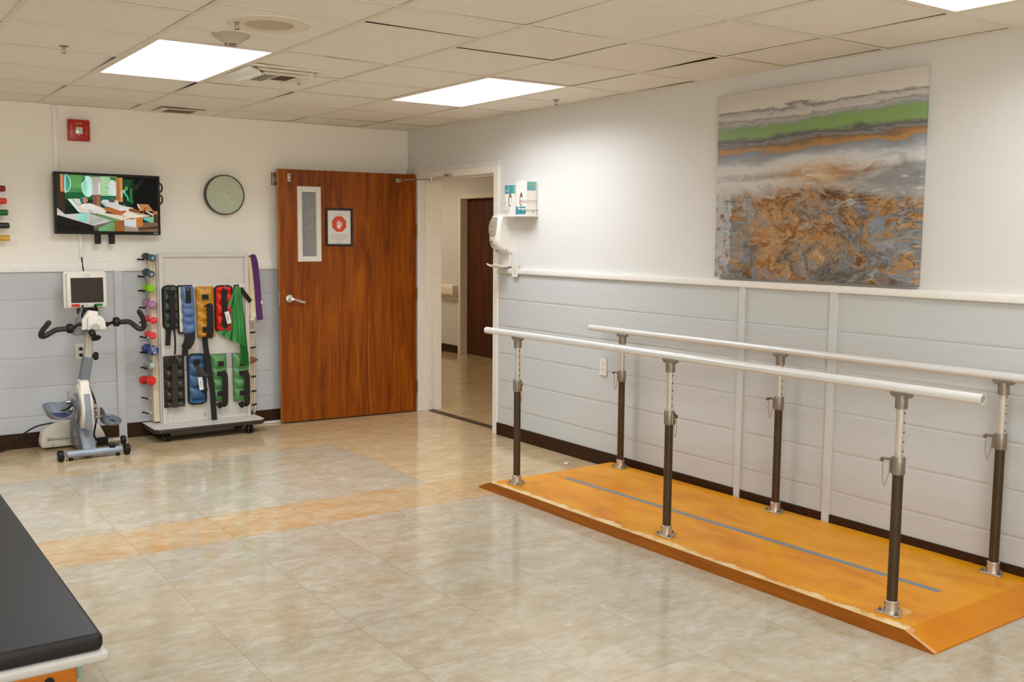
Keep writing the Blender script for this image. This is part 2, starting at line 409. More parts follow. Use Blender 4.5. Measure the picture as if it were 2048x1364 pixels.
    vein = t.math('MULTIPLY', t.ramp(ve.outputs[0], [(.02, (.7,)*3+(1,)), (.10, (0, 0, 0, 1))]), t.ramp(r2, [(.46, (0, 0, 0, 1)), (.56, (1, 1, 1, 1))]))
    rock = t.mix(vein, rock, L((74, 52, 32)))
    # left edge keeps a mottled white strip
    le = t.math('LESS_THAN', t.math('ADD', u, t.math('MULTIPLY', t.math('SUBTRACT', wC, .5), .12)), .085)
    rock = t.mix(t.math('MULTIPLY', le, .7), rock, t.ramp(wD, [(.38, L((110, 92, 70))), (.46, L((186, 192, 196))), (.7, L((222, 220, 214)))]))
    edge = t.math('ADD', v, t.math('MULTIPLY', t.math('SUBTRACT', wC, .5), .26))
    edge = t.math('ADD', edge, t.math('MULTIPLY', t.math('ABSOLUTE', t.math('SUBTRACT', u, .48)), -.10))
    col = t.mix(t.ramp(edge, [(.48, (0, 0, 0, 1)), (.55, (1, 1, 1, 1))]), bands, rock)
    # rust plume from the middle to the right, grey wash at the right
    a = t.math('ADD', t.math('ABSOLUTE', t.math('SUBTRACT', v, .455)), t.math('MULTIPLY', t.math('ABSOLUTE', t.math('SUBTRACT', u, .58)), .23))
    a = t.math('ADD', a, t.math('MULTIPLY', t.math('SUBTRACT', wC, .5), .20))
    col = t.mix(t.ramp(a, [(.03, (.85,)*3+(1,)), (.10, (0, 0, 0, 1))]), col, t.ramp(wA, [(.4, L((166, 112, 54))), (.6, L((212, 182, 140)))]))
    g = t.math('ADD', t.math('ABSOLUTE', t.math('SUBTRACT', v, .50)), t.math('MULTIPLY', t.math('ABSOLUTE', t.math('SUBTRACT', u, .93)), .28))
    g = t.math('ADD', g, t.math('MULTIPLY', t.math('SUBTRACT', wC, .5), .14))
    col = t.mix(t.ramp(g, [(.05, (.9,)*3+(1,)), (.11, (0, 0, 0, 1))]), col, t.ramp(wA, [(.35, L((104, 102, 100))), (.65, L((158, 160, 160)))]))
    cr = t.math('MULTIPLY', t.ramp(t.noise(qs.outputs[0], 3.6, 8, .68, 1.1), [(.54, (0, 0, 0, 1)), (.63, (1, 1, 1, 1))]), t.ramp(v, [(.34, (0, 0, 0, 1)), (.42, (.8,)*3+(1,)), (.56, (.75,)*3+(1,)), (.66, (.12,)*3+(1,)), (.95, (.3,)*3+(1,))]))
    col = t.mix(cr, col, L((214, 208, 196)))
    col = t.mix(t.math('MULTIPLY', t.ramp(v, [(.7, (0, 0, 0, 1)), (.97, (1, 1, 1, 1))]), t.ramp(r2, [(.48, (0, 0, 0, 1)), (.58, (.55,)*3+(1,))])), col, L((62, 48, 34)))
    t.bump(r1, .12, .002)
    return t.out(col, .45)

M = {}
M['wall'] = m_wall('wall_paint', (222, 219, 213)); M['wall_back'] = m_wall('wall_paint_lightened', (244, 238, 225)); M['trim'] = plain('trim_paint', (240, 236, 228), .4, var=.03)  # one paint in two tones: right wall darkened, back lightened, balancing the light
M['frame_paint'] = plain('door_frame_paint', (236, 228, 214), .35, var=.03)
M['side_r'] = m_siding('siding_right', (200, 202, 200), 'y'); M['side_b'] = m_siding('siding_back', (190, 191, 192), 'x')
M['batten_r'] = plain('batten_right', (203, 204, 201), .5, var=.03); M['batten_b'] = plain('batten_back', (192, 193, 193), .5, var=.03)
M['ceil'] = m_ceiling(); M['grid'] = plain('grid_steel', (230, 221, 203), .5, var=.04); M['void'] = plain('plenum', (26, 19, 12), .9, **{'Specular IOR Level': .1})
M['floor'] = m_floor(); M['brown'] = plain('vinyl_base', (54, 31, 14), .5, var=.12, **{'Specular IOR Level': .2})
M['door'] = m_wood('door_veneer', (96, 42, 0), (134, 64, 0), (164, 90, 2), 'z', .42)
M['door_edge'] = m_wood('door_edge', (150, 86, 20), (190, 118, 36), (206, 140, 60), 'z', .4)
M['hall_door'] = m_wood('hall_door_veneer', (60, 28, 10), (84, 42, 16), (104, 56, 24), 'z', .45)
M['platform'] = m_platform(); M['orange_side'] = m_wood('plywood_edge', (126, 66, 6), (152, 84, 10), (172, 102, 22), 'y', .45)
M['table_wood'] = m_wood('table_wood', (168, 92, 20), (196, 116, 34), (210, 138, 56), 'x', .4)
M['steel'] = plain('brushed_steel', (190, 186, 178), .3, 1, .1, 60); M['chrome'] = plain('chrome', (210, 206, 200), .12, 1, .05)
M['nickel'] = plain('satin_nickel', (200, 196, 188), .28, .9, .06); M['alu'] = plain('cast_aluminium', (150, 140, 126), .42, .8, .1, 40, .1)
M['foot_alu'] = plain('flange_aluminium', (196, 184, 166), .38, .8, .1, 40, .1)
M['rail'] = plain('rail_enamel', (222, 220, 215), .3, .2, .03); M['tube_in'] = plain('tube_aluminium', (216, 208, 194), .28, .55, .04)
M['tube_out'] = plain('bronze_tube', (74, 57, 36), .42, .4, .12, 12); M['hole'] = plain('dark_hole', (16, 12, 10), .8)
M['brass'] = plain('bead_brass', (170, 140, 90), .35, .8); M['black'] = plain('black_plastic', (20, 16, 13), .45, var=.15, **{'Specular IOR Level': .3})
M['black_gloss'] = plain('black_gloss', (16, 14, 13), .2, var=.1); M['blackfab'] = fabric('black_webbing', (22, 17, 13))
M['rubber'] = plain('grip_rubber', (36, 29, 23), .5, var=.15, bump=.1); M['white_pl'] = plain('white_plastic', (226, 220, 210), .35, var=.03)
M['cream_pl'] = plain('cream_plastic', (228, 221, 207), .38, var=.04); M['grey_pl'] = plain('grey_plastic', (128, 134, 142), .4, var=.06)
M['grey_met'] = plain('grey_painted_steel', (112, 116, 120), .4, .2, .08); M['blue_bar'] = plain('worn_blue_paint', (150, 160, 174), .4, .2, .1, 14)
M['worn'] = plain('worn_aluminium', (186, 178, 164), .35, .6, .14, 18); M['lcd'] = plain('dark_screen', (44, 34, 22), .35, var=.05)
M['red_btn'] = plain('red_button', (222, 40, 26), .4); M['green_btn'] = plain('green_button', (24, 142, 66), .4)
M['lam'] = plain('rack_laminate', (206, 200, 190), .4, var=.03); M['maple'] = m_wood('maple_edge', (206, 186, 156), (222, 204, 176), (232, 218, 194), 'z', .45)
M['red'] = plain('alarm_red', (176, 22, 16), .32, var=.06); M['lens'] = plain('strobe_lens', (214, 208, 196), .12, .2, .2, 160, .5, 240)
M['dark_ink'] = plain('dark_ink', (48, 42, 38), .7); M['grey_ink'] = plain('grey_ink', (110, 102, 94), .7); M['paper'] = plain('paper', (226, 220, 210), .6, var=.02)
M['stop_red'] = plain('stop_red', (212, 74, 36), .6, var=.04); M['green_face'] = plain('clock_face', (186, 194, 164), .4, var=.02)
M['clock_num'] = plain('clock_numerals', (202, 206, 186), .5); M['bronze'] = plain('bronze_rim', (64, 54, 42), .35, .3)
M['vinyl'] = plain('black_vinyl', (27, 24, 21), .5, var=.08, scale=8, bump=.06, bscale=300, **{'Specular IOR Level': .3})
M['grey_edge'] = plain('grey_edge_band', (178, 174, 166), .45, var=.04); M['teal'] = plain('teal_lever', (112, 158, 158), .4)
M['tape'] = plain('grey_tape', (122, 128, 134), .5, var=.08, scale=60)

# ================================================================== STRUCTURE
H = 2.404; TW = .6096
XE = -.468; Y1 = -.4145
XL, YF = -5.9, -9.3
HX0, HX1, HY0, HY1 = .2, 2.56, -3.6, 5.4          # corridor
D0, D1, DZ = -.196, -1.352, 1.985                  # doorway in the right wall
g = G(); g.box((XL-.2, YF-.2, -.1), (HX1+.4, HY1+.2, 0)); struct('floor', g, M['floor'], sharp=None)
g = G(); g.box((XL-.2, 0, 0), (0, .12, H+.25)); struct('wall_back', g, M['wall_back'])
g = G()
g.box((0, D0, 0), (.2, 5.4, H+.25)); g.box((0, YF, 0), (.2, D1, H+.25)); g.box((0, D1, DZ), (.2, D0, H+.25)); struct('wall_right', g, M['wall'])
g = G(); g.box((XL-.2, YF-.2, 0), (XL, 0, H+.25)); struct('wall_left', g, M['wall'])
WX0, WX1, WZ0, WZ1 = -5.5, -2.3, .9, 2.25
g = G(); g.box((XL, YF-.2, 0), (WX0, YF, H+.25)); g.box((WX1, YF-.2, 0), (.2, YF, H+.25)); g.box((WX0, YF-.2, 0), (WX1, YF, WZ0)); g.box((WX0, YF-.2, WZ1), (WX1, YF, H+.25)); struct('wall_front', g, M['wall'])
g = G()
for q in range(4): x_ = WX0+(WX1-WX0)*q/3; g.box((x_-.025, YF-.13, WZ0), (x_+.025, YF-.07, WZ1))
g.box((WX0, YF-.13, WZ0), (WX1, YF-.07, WZ0+.04)); g.box((WX0, YF-.13, WZ1-.04), (WX1, YF-.07, WZ1)); fill_win = struct('fill_window_1', g, M['trim'])  # unseen window added to brighten the back wall and ceiling
pn = NT('clear_glass'); tr_ = pn.n('ShaderNodeBsdfTransparent'); gls = pn.n('ShaderNodeBsdfGlossy', i_Roughness=.02); mx_ = pn.n('ShaderNodeMixShader'); mx_.inputs[0].default_value = .06
pn.t.links.new(tr_.outputs[0], mx_.inputs[1]); pn.t.links.new(gls.outputs[0], mx_.inputs[2]); pn.t.links.new(mx_.outputs[0], pn.t.nodes['Material Output'].inputs[0])
g = G(); g.box((WX0, YF-.103, WZ0), (WX1, YF-.097, WZ1)); obj('window_pane', g, pn.m, fill_win)  # pane of the added fill window
pl = bpy.data.lights.new('fill_window_portal', 'AREA'); pl.shape = 'RECTANGLE'; pl.size = WX1-WX0; pl.size_y = WZ1-WZ0; pl.cycles.is_portal = True
po = bpy.data.objects.new('fill_window_portal', pl); COL.objects.link(po); po.location = ((WX0+WX1)/2, YF-.21, (WZ0+WZ1)/2); po.rotation_euler = (PI/2, 0, 0)  # guides the added daylight through that window
# ---- ceiling: lay-in tiles, some sagging or lifted, on a T-bar grid
xs = [0, XE] + [XE-TW*k for k in range(1, 14)]; xs = [x for x in xs if x > XL] + [XL]
ys = [0, Y1] + [Y1-TW*k for k in range(1, 18)]; ys = [y for y in ys if y > YF] + [YF]
LIGHTS = [(1, 3), (4, 3), (1, 9), (4, 9), (7, 3), (7, 9)]          # (column, first row) of the 2x4 troffers
taken = {(c, r) for c, r0 in LIGHTS for r in (r0, r0+1)}
VENT = (3, 3)                                                       # diffuser bay
CUT = {(5, 3): (.004, .055), (3, 4): (.03, .035), (2, 4): (.0, .03), (0, 7): (.0, .035), (0, 5): (.0, .03), (5, 2): (0, .028), (5, 1): (0, .03), (3, 2): (.02, 0), (2, 1): (.025, .0), (3, 1): (.02, 0), (1, 6): (.02, 0), (1, 5): (.03, 0), (2, 3): (.02, 0), (0, 4): (.0, .03), (4, 2): (.016, 0)}   # tiles cut short of the grid at a near corner
g = G()
yS1, yS2 = -3.152, -3.705                                           # cut strips in two columns
def tile(x0, x1, y0, y1, lift=(0, 0, 0, 0), cut=(0, 0)):
    a = .004
    P = [V3((x0+a, y0+a+cut[0], H+lift[0])), V3((x1-a, y0+a+cut[1], H+lift[1])), V3((x1-a, y1-a, H+lift[2])), V3((x0+a, y1-a, H+lift[3]))]
    b = bmesh.new(); lo = [b.verts.new(p) for p in P]; hi = [b.verts.new(p+V3((0, 0, .015))) for p in P]
    b.faces.new(lo[::-1]); b.faces.new(hi); g.mi = 0; g.add(b)
    b = bmesh.new(); lo = [b.verts.new(p) for p in P]; hi = [b.verts.new(p+V3((0, 0, .015))) for p in P]
    for k in range(4): b.faces.new((lo[k], lo[(k+1) % 4], hi[(k+1) % 4], hi[k]))
    g.mi = 1; g.add(b); g.mi = 0
for i in range(len(xs)-1):
    for j in range(len(ys)-1):
        if (i, j) in taken: continue
        x1, x0, y1, y0 = xs[i], xs[i+1], ys[j], ys[j+1]
        if i in (3, 4) and j in (5, 6):
            continue
        rr = lambda: max(0, random.gauss(.0005, .0018))
        lf = [rr() for _ in range(4)]
        if random.random() < .42: lf[random.randint(0, 1)] += random.uniform(.006, .013)
        tile(x0, x1, y0, y1, lf, CUT.get((i, j), (random.choice((0, 0, .014)), random.choice((0, 0, .014)))))
for i in (3, 4):
    x1, x0 = xs[i], xs[i+1]
    if i == 4: tile(x0, x1, yS1, ys[5]); tile(x0, x1, yS2, yS1); tile(x0, x1, ys[7], yS2)
    else: tile(x0, x1, yS2, ys[5], (.02, 0, 0, .004), (.095, 0)); tile(x0, x1, ys[7], yS2-.02, (0, 0, 0, .004))
g.mi = 1; g.box((XL, YF, H+.2), (0, 0, H+.24)); struct('ceiling', g, [M['ceil'], M['void']])
g = G()
bw, bt = .0115, .004
for x in xs[1:-1]: g.box((x-bw, YF, H-bt), (x+bw, 0, H-.0005), .001)
for j, y in enumerate(ys[1:-1], 1):
    for i in range(len(xs)-1):
        if ((i, j) in taken and (i, j-1) in taken): continue
        if i in (3, 4) and j == 6: continue
        g.box((xs[i+1]+bw, y-bw, H-bt), (xs[i]-bw, y+bw, H-.0005), .001)
for i, y in ((4, yS1), (4, yS2), (3, yS2-.01)): g.box((xs[i+1]+bw, y-bw, H-bt), (xs[i]-bw, y+bw, H-.0005), .001)
g.box((XL, -.022, H-bt), (0, 0, H), .001); g.box((-.022, YF, H-bt), (0, 0, H), .001)
struct('trim_1', g, M['grid'])
# ---- wainscot of lapped boards
ZR = 1.2414
laps = [.0, .222, .428, .634, .842, 1.045, ZR]
def siding(name, mat, lo, hi, axis):
    g = G()
    prof = []
    for a, b in zip(laps, laps[1:]):
        prof += [(.0105, a+.0005), (.0115, a+.010), (.0095, b-.012), (.0085, b-.008), (.0085, b)]
    prof = [(0, 0)] + prof + [(0, ZR)]
    if axis == 'y': g.prism([(-p, z) for p, z in prof], (0, lo, 0), X, Z, Y, hi-lo)
    else: g.prism([(-p, z) for p, z in prof], (lo, 0, 0), Y, Z, X, hi-lo)
    return struct(name, g, mat, sharp=None)
siding('trim_2', M['side_r'], YF, D1-.055, 'y')
siding('trim_3', M['side_b'], XL, -.06, 'x')
g = G()   # chair rails
g.box((-.028, YF, ZR-.004), (0, D1-.055, ZR+.034), .004, 2); struct('trim_4', g, M['trim'])
g = G(); g.box((XL, -.026, ZR-.004), (-.06, 0, ZR+.062), .004, 2); struct('trim_5', g, M['trim'])
k = 6
for y0, y1 in ((-3.858, -3.815), (-4.465, -4.42), (-7.3, -7.255)):
    g = G(); g.box((-.024, y0, 0), (0, y1, ZR), .002); struct('trim_%d' % k, g, M['batten_r']); k += 1
for x0, x1 in ((-2.45, -2.392), (-3.72, -3.665)):
    g = G(); g.box((x0, -.024, 0), (x1, 0, ZR), .002); struct('trim_%d' % k, g, M['batten_b']); k += 1
g = G()
for y0, y1 in ((YF, -7.3), (-7.255, -4.465), (-4.42, -3.858), (-3.815, D1-.055)): g.box((-.019, y0, 0), (0, y1, .095), .002)
struct('baseboard_right', g, M['brown'])
g = G()
for x0, x1 in ((XL, -3.72), (-3.665, -2.45), (-2.392, -.06)): g.box((x0, -.02, 0), (x1, 0, .108), .002)
struct('baseboard_back', g, M['brown'])
g = G(); g.box((-2.1, -.05, 0), (-1.15, -.021, .018), .004); struct('trim_%d' % k, g, M['cream_pl']); k += 1   # floor cover strip by the back wall
# ---- doorway: hollow-metal frame, jamb lining and threshold
g = G()
g.box((-.018, D1-.058, 0), (.218, D1+.004, DZ+.052), .003); g.box((-.018, D0-.004, 0), (.218, D0+.05, DZ+.052), .003)
g.box((-.018, D1+.004, DZ-.002), (.218, D0-.004, DZ+.052), .003)
g.box((.05, D1+.004, 0), (.11, D1+.02, DZ-.002), .002); g.box((.05, D0-.02, 0), (.11, D0-.004, DZ-.002), .002); g.box((.05, D1+.02, DZ-.018), (.11, D0-.02, DZ-.002), .002)
struct('trim_%d' % k, g, M['frame_paint']); k += 1
g = G(); g.box((-.014, .0-.195+.05, DZ+.052), (0, -.002, DZ+.095), .002); g.box((-.014, D1-.058, DZ+.052), (0, D0+.05, DZ+.092), .002); struct('trim_%d' % k, g, M['wall']); k += 1
g = G(); g.box((.075, D1+.004, 0), (.14, D0-.004, .006), .002); struct('trim_%d' % k, g, plain('threshold', (70, 52, 34), .4, .4)); k += 1
# ---- corridor beyond
g = G(); g.box((HX1, 3.24, 0), (HX1+.14, HY1, H)); g.box((HX1, HY0, 2.0), (HX1+.14, 3.24, H)); g.box((HX1, HY0, 0), (HX1+.14, 2.16, 2.0)); g.box((HX1+.14, 2.0, -.05), (HX1+.2, 3.4, 2.2)); struct('wall_corridor', g, M['wall'])  # last box added behind the door to stop light leaking under it
g = G(); g.box((.2, HY1, 0), (HX1+.14, HY1+.1, H)); struct('wall_corridor_end', g, M['wall'])
g = G(); g.box((.2, HY0-.1, 0), (HX1+.14, HY0, H)); struct('wall_corridor_near', g, M['wall'])
g = G(); g.box((.2, HY0-.1, H), (HX1+.14, HY1+.1, H+.05)); struct('ceiling_corridor', g, M['ceil'])
g = G(); g.box((HX1-.012, 3.27, 0), (HX1, HY1, .1), .002); struct('baseboard_corridor', g, M['brown'])
g = G()
g.box((HX1-.02, 3.205, 0), (HX1+.14, 3.268, 2.04), .003); g.box((HX1-.02, 2.12, 0), (HX1+.14, 2.18, 2.04), .003); g.box((HX1-.02, 2.18, 1.985), (HX1+.14, 3.205, 2.04), .003)
struct('trim_%d' % k, g, M['frame_paint']); k += 1
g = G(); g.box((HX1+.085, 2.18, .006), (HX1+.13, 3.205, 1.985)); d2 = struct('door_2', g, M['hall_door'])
g = G(); g.cyl((HX1+.085, 2.26, 1.0), (HX1+.03, 2.26, 1.0), .025); g.cyl((HX1+.035, 2.26, 1.0), (HX1+.035, 2.37, 1.0), .01); obj('door_handle', g, M['nickel'], d2)
# corridor hand rail (crash rail) on the wall
t = thing('crash_rail', 'cream handrail bumper along the corridor wall seen through the doorway', 'handrail', (HX1, 3.3, .735))
g = G(); g.prism([(0, 0), (.06, .004), (.085, .03), (.085, .12), (.06, .15), (0, .153)], (HX1-.09+.09, 3.292, .735), -X, Z, Y, 2.0, .004, 2); obj('bumper', g, M['frame_paint'], t)
g = G(); g.box((HX1-.088, 3.28, .737), (HX1, 3.292, .886), .004, 2); obj('end_cap', g, M['cream_pl'], t)
g = G(); g.box((HX1-.02, 3.28, .70), (HX1, 5.3, .733), .003); struct('trim_%d' % k, g, M['frame_paint']); k += 1
# corridor ceiling lamp, lit
t = thing('corridor_light', 'ceiling lamp in the corridor beyond the doorway, above the handrail wall', 'light', (1.4, 3.6, H))
g = G(); g.box((1.1, 3.0, H-.05), (1.7, 4.2, H-.002), .01); obj('lamp_body', g, M['white_pl'], t)
g = G(); g.box((1.12, 3.02, H-.056), (1.68, 4.18, H-.0501)); obj('diffuser', g, emit('corridor_glow', (1, .82, .60, 1), HALL_STRENGTH), t)
t2_ = copy_tree(t); t2_.location = (1.4, -.6, H); t2_['label'] = 'added fill lamp in the corridor just outside the doorway, hidden by the wall'  # unseen second lamp added to brighten the jamb and corridor floor

# ---- the open wooden door
t = bpy.data.objects.new('door_1', None); COL.objects.link(t); t['kind'] = 'structure'
DA = V3((-1.222, -.125, 0)); DB = V3((-.036, -.1955, 0)); DU = (DB-DA).normalized(); DN = V3((DU.y, -DU.x, 0))   # DN faces the camera
t.location = DB; ORI[t.name] = Matrix.Translation(DB)
DW = (DB-DA).length
def dp(u, z, n=0): return DA + DU*u + Z*z + DN*n
def dbox(g, u0, u1, z0, z1, n0, n1, bev=0, seg=1):
    return g.obox(dp((u0+u1)/2, (z0+z1)/2, (n0+n1)/2), DU, DN, Z, ((u1-u0)/2, (n1-n0)/2, (z1-z0)/2), bev, seg)
g = G()
for a in ((.0, .152, .01, 2.024), (.34, DW, .01, 2.024), (.152, .34, .01, 1.304), (.152, .34, 1.889, 2.024)): dbox(g, *a, -.044, 0)
slab = obj('door_slab', g, M['door'], t)
g = G(); dbox(g, -.0012, 0, .01, 2.024, -.044, 0); obj('edge_band', g, M['door_edge'], t)
g = G()
for a in ((.148, .187, 1.298, 1.894), (.304, .344, 1.298, 1.894), (.187, .304, 1.298, 1.34), (.187, .304, 1.85, 1.894)): dbox(g, *a, -.052, .010, .002)
lite = obj('window_frame', g, M['white_pl'], t)
gl = NT('wired_glass'); nz = gl.noise(gl.coord(scale=(1, 1, 1)), 60, 3, .6)
g = G(); dbox(g, .187, .304, 1.34, 1.85, -.026, -.020); obj('window_pane', g, gl.out(gl.ramp(nz, [(.3, lin((128, 128, 128))), (.7, lin((160, 160, 158)))]), .25, **{'Specular IOR Level': .5}), lite)
g = G()
for i in range(-24, 28):      # diamond wire in the pane
    for sgn in (1, -1):
        u0 = .2455 + i*.019; pts = []
        for kk in range(41):
            zz = 1.345+.5*kk/40; uu = u0 + sgn*(zz-1.595)*.62
            if .189 < uu < .302: pts.append(dp(uu, zz, -.0195))
        if len(pts) > 1: g.tube([pts[0], pts[-1]], .0006, 4)
obj('wire_mesh', g, M['steel'], lite)
g = G()
c = dp(.073, 1.006)
g.lathe([(0, 0), (.034, 0), (.034, .008), (.029, .014), (.014, .017), (.013, .05), (0, .05)], c, DN)
hp = [dp(.073, 1.006, .046), dp(.10, 1.0, .052), dp(.135, .988, .05), dp(.187, .974, .046)]
g.ribbon(smooth_path(hp, 5), Z, .017, .012); obj('lever_handle', g, M['nickel'], t)
g = G(); g.sphere(dp(.085, 1.003, .018), .006); g.sphere(dp(.066, 1.016, .018), .003); obj('lock_cylinder', g, M['brass'], t)
g = G(); dbox(g, -.003, .0, .95, 1.06, -.036, -.008, .001); obj('latch_plate', g, M['nickel'], t)
g = G(); dbox(g, .073, .096, 1.928, 1.99, 0, .004, .001)
g.mi = 1
for z in (1.945, 1.974): g.lathe([(0, 0), (.008, 0), (.008, .003), (.004, .005), (0, .005)], dp(.0845, z, .004), DN, 12)
obj('hold_open_plate', g, [M['white_pl'], M['alu']], t)
# closer arm from the door to the head of the frame
g = G(); e0, e1, e2 = dp(1.02, 1.966, .03), atx(863, 358, -.15), V3((-.03, -.72, DZ+.0))
dbox(g, .995, 1.045, 1.952, 1.982, 0, .032, .003); g.tube([e0, e0.lerp(e1, .45)], .006, 8); g.tube([e0.lerp(e1, .45), e1], .0045, 8); g.cyl(e1-Z*.02, e1+Z*.016, .009); g.tube([e1+Z*.01, e2], .0045, 8)
g.box((-.05, -.76, DZ+.0), (-.018, -.68, DZ+.02), .002); obj('closer_arm', g, M['steel'], t)
g = G()
for z in (.22, 1.02, 1.55): g.cyl(dp(DW+.004, z-.05, .006), dp(DW+.004, z+.05, .006), .006, None, 10)
obj('hinge', g, plain('aged_brass', (126, 96, 58), .4, .8), t)
# framed notice hung on the door
nl = thing('framed_notice', 'black framed white notice with red stop hand hung on the brown door', 'sign', dp(.498, 1.423, .0))
uc, zc = .498, 1.575; fw, fh = .232, .304
g = G()
for a in ((-fw/2, -fw/2+.017, -fh/2, fh/2), (fw/2-.017, fw/2, -fh/2, fh/2), (-fw/2+.017, fw/2-.017, -fh/2, -fh/2+.017), (-fw/2+.017, fw/2-.017, fh/2-.017, fh/2)):
    dbox(g, uc+a[0], uc+a[1], zc+a[2], zc+a[3], .0, .014, .002)
obj('picture_frame', g, M['black_gloss'], nl)
g = G(); dbox(g, uc-fw/2+.015, uc+fw/2-.015, zc-fh/2+.015, zc+fh/2-.015, .001, .005); obj('sheet', g, M['paper'], nl)
ow = dp(uc, zc+.026, .0054)
g = G(); g.prism([(p[0]*.061, p[1]*.063) for p in ngon(8, 1.08, PI/8)], ow, DU, Z, DN, .0005); obj('stop_octagon', g, M['stop_red'], nl)
g = G()
for fx, top, wdt in ((-.0165, .020, .0058), (-.0085, .027, .0062), (.0, .031, .0064), (.009, .026, .0062)):
    g.prism([(fx-wdt/2, -.01), (fx+wdt/2, -.01), (fx+wdt/2, top-.003), (fx, top), (fx-wdt/2, top-.003)], ow+DN*.0007, DU, Z, DN, .0004)
g.prism([(-.0198, -.004), (.0125, -.004), (.014, -.018), (.007, -.036), (-.002, -.04), (-.011, -.038), (-.0185, -.025)], ow+DN*.0007, DU, Z, DN, .0004)
g.prism([(.012, -.006), (.022, .012), (.027, .014), (.029, .011), (.022, -.012), (.012, -.024)], ow+DN*.0007, DU, Z, DN, .0004)
obj('hand_symbol', g, M['paper'], nl)
def word_bars(g, uc, z, wid, h, seed):
    r = random.Random(seed); u = uc-wid/2
    while u < uc+wid/2-.004:
        ww = min(r.uniform(.007, .02), uc+wid/2-u)
        n = max(2, int(ww/.0032))
        for i in range(n):     # letter-sized strokes too small to read
            hh = h*r.choice((.55, .55, .6, .95, .8))
            g.prism([(0, 0), (.0022, 0), (.0022, hh), (0, hh)], dp(u+i*ww/n, z-h/2, .0054), DU, Z, DN, .0003)
        u += ww+.0045
g = G()
word_bars(g, uc, zc+.103, .088, .006, 1)
for i, ww in enumerate((.148, .150, .142, .092)): word_bars(g, uc, zc-.058-i*.0145, ww, .0062, 5+i)
word_bars(g, uc, zc-.123, .036, .006, 11)
obj('lettering', g, M['dark_ink'], nl)
# magnetic door holder on the wall behind the door's free edge
t = thing('door_holder', 'small grey magnetic door holder on the back wall behind door edge', 'door holder', (-1.225, 0, 1.93))
g = G(); g.box((-1.236, -.03, 1.90), (-1.17, 0, 2.0), .004, 2); obj('wall_plate', g, M['alu'], t)
g = G(); g.cyl((-1.203, -.03, 1.95), (-1.203, -.072, 1.95), .02); obj('magnet', g, M['steel'], t)

# ================================================================== CEILING FITTINGS
def col_x(c): return xs[c+1], xs[c]
LAB = {(1, 3): 'lit ceiling light panel near the right wall, in front of the doorway', (4, 3): 'lit ceiling light panel left of centre, with sensor cup at its near edge',
       (1, 9): 'lit ceiling light panel cut off by top right corner of the photo', (4, 9): 'lit ceiling light panel over the middle floor, out of the photo',
       (7, 3): 'lit ceiling light panel left of the television, out of the photo', (7, 9): 'lit ceiling light panel over the black mat table, out of the photo'}
glow = emit('troffer_glow', LIGHT_COLOR+(1,), LIGHT_STRENGTH)
first = None
for c, r in LIGHTS:
    x0, x1 = col_x(c); y1, y0 = ys[r], ys[r+2]; cen = V3(((x0+x1)/2, (y0+y1)/2, H))
    if first is None:
        t = thing('ceiling_light', LAB[(c, r)], 'ceiling light', cen, group='recessed light panels in the tiled ceiling'); first = t
        g = G(); o = .011
        g.box((x0+o, y0+o, H-.003), (x0+.032, y1-o, H+.02)); g.box((x1-.032, y0+o, H-.003), (x1-o, y1-o, H+.02)); g.box((x0+.032, y0+o, H-.003), (x1-.032, y0+.03, H+.02)); g.box((x0+.032, y1-.03, H-.003), (x1-.032, y1-o, H+.02))
        obj('troffer_frame', g, M['grid'], t)
        g = G(); g.box((x0+.032, y0+.03, H+.004), (x1-.032, y1-.03, H+.012)); obj('diffuser', g, glow, t)
        ld = bpy.data.lights.new('tubes', 'AREA'); ld.shape = 'RECTANGLE'; ld.size = .535; ld.size_y = 1.15; ld.energy = LAMP_WATTS*PANEL_GAIN[(c, r)]; ld.color = LIGHT_COLOR; ld.spread = math.radians(LAMP_SPREAD)
        lo_ = bpy.data.objects.new('tubes', ld); COL.objects.link(lo_); lo_.parent = t; lo_.location = (0, 0, .0025)
    else:
        t = copy_tree(first); t.location = cen; t['label'] = LAB[(c, r)]
        for ch in t.children:
            if ch.type == 'LIGHT': ch.data = ch.data.copy(); ch.data.energy = LAMP_WATTS*PANEL_GAIN[(c, r)]
# air diffuser with a white deflector
x0, x1 = -2.29, -1.88; y0, y1 = -2.46, -1.97
t = thing('air_diffuser', 'white square ceiling air diffuser with dark grilles beside the left light panel', 'air vent', (-2.08, -2.2, H))
g = G()
for a in (0, .045, .09):
    zz = H-.004-a*.25
    for lo, hi in (((x0+a, y0+a), (x1-a, y0+a+.022)), ((x0+a, y1-a-.022), (x1-a, y1-a)), ((x0+a, y0+a+.022), (x0+a+.022, y1-a-.022)), ((x1-a-.022, y0+a+.022), (x1-a, y1-a-.022))):
        g.box((lo[0], lo[1], zz-.006), (hi[0], hi[1], zz+.004), .002)
g.box((x0+.11, y0+.11, H-.026), (x1-.02, y1-.11, H-.002), .003); obj('frame', g, M['grid'], t)
g = G()
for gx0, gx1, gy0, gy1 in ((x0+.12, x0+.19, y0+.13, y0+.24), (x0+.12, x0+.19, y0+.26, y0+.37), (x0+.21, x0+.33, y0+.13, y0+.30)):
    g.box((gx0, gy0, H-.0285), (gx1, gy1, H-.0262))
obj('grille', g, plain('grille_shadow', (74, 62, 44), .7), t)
for q in range(5): g = G(); g.box((x0+.122, y0+.14+q*.045, H-.031), (x0+.188, y0+.143+q*.045, H-.0286)); obj('grille_bar', g, M['grid'], t)
g = G(); g.prism([(0, 0), (.055, -.020), (.07, -.038), (.066, -.040), (.05, -.025), (0, -.005)], (x0-.005, y0+.04, H-.008), X, Z, Y, .38, .001); obj('deflector', g, M['white_pl'], t)
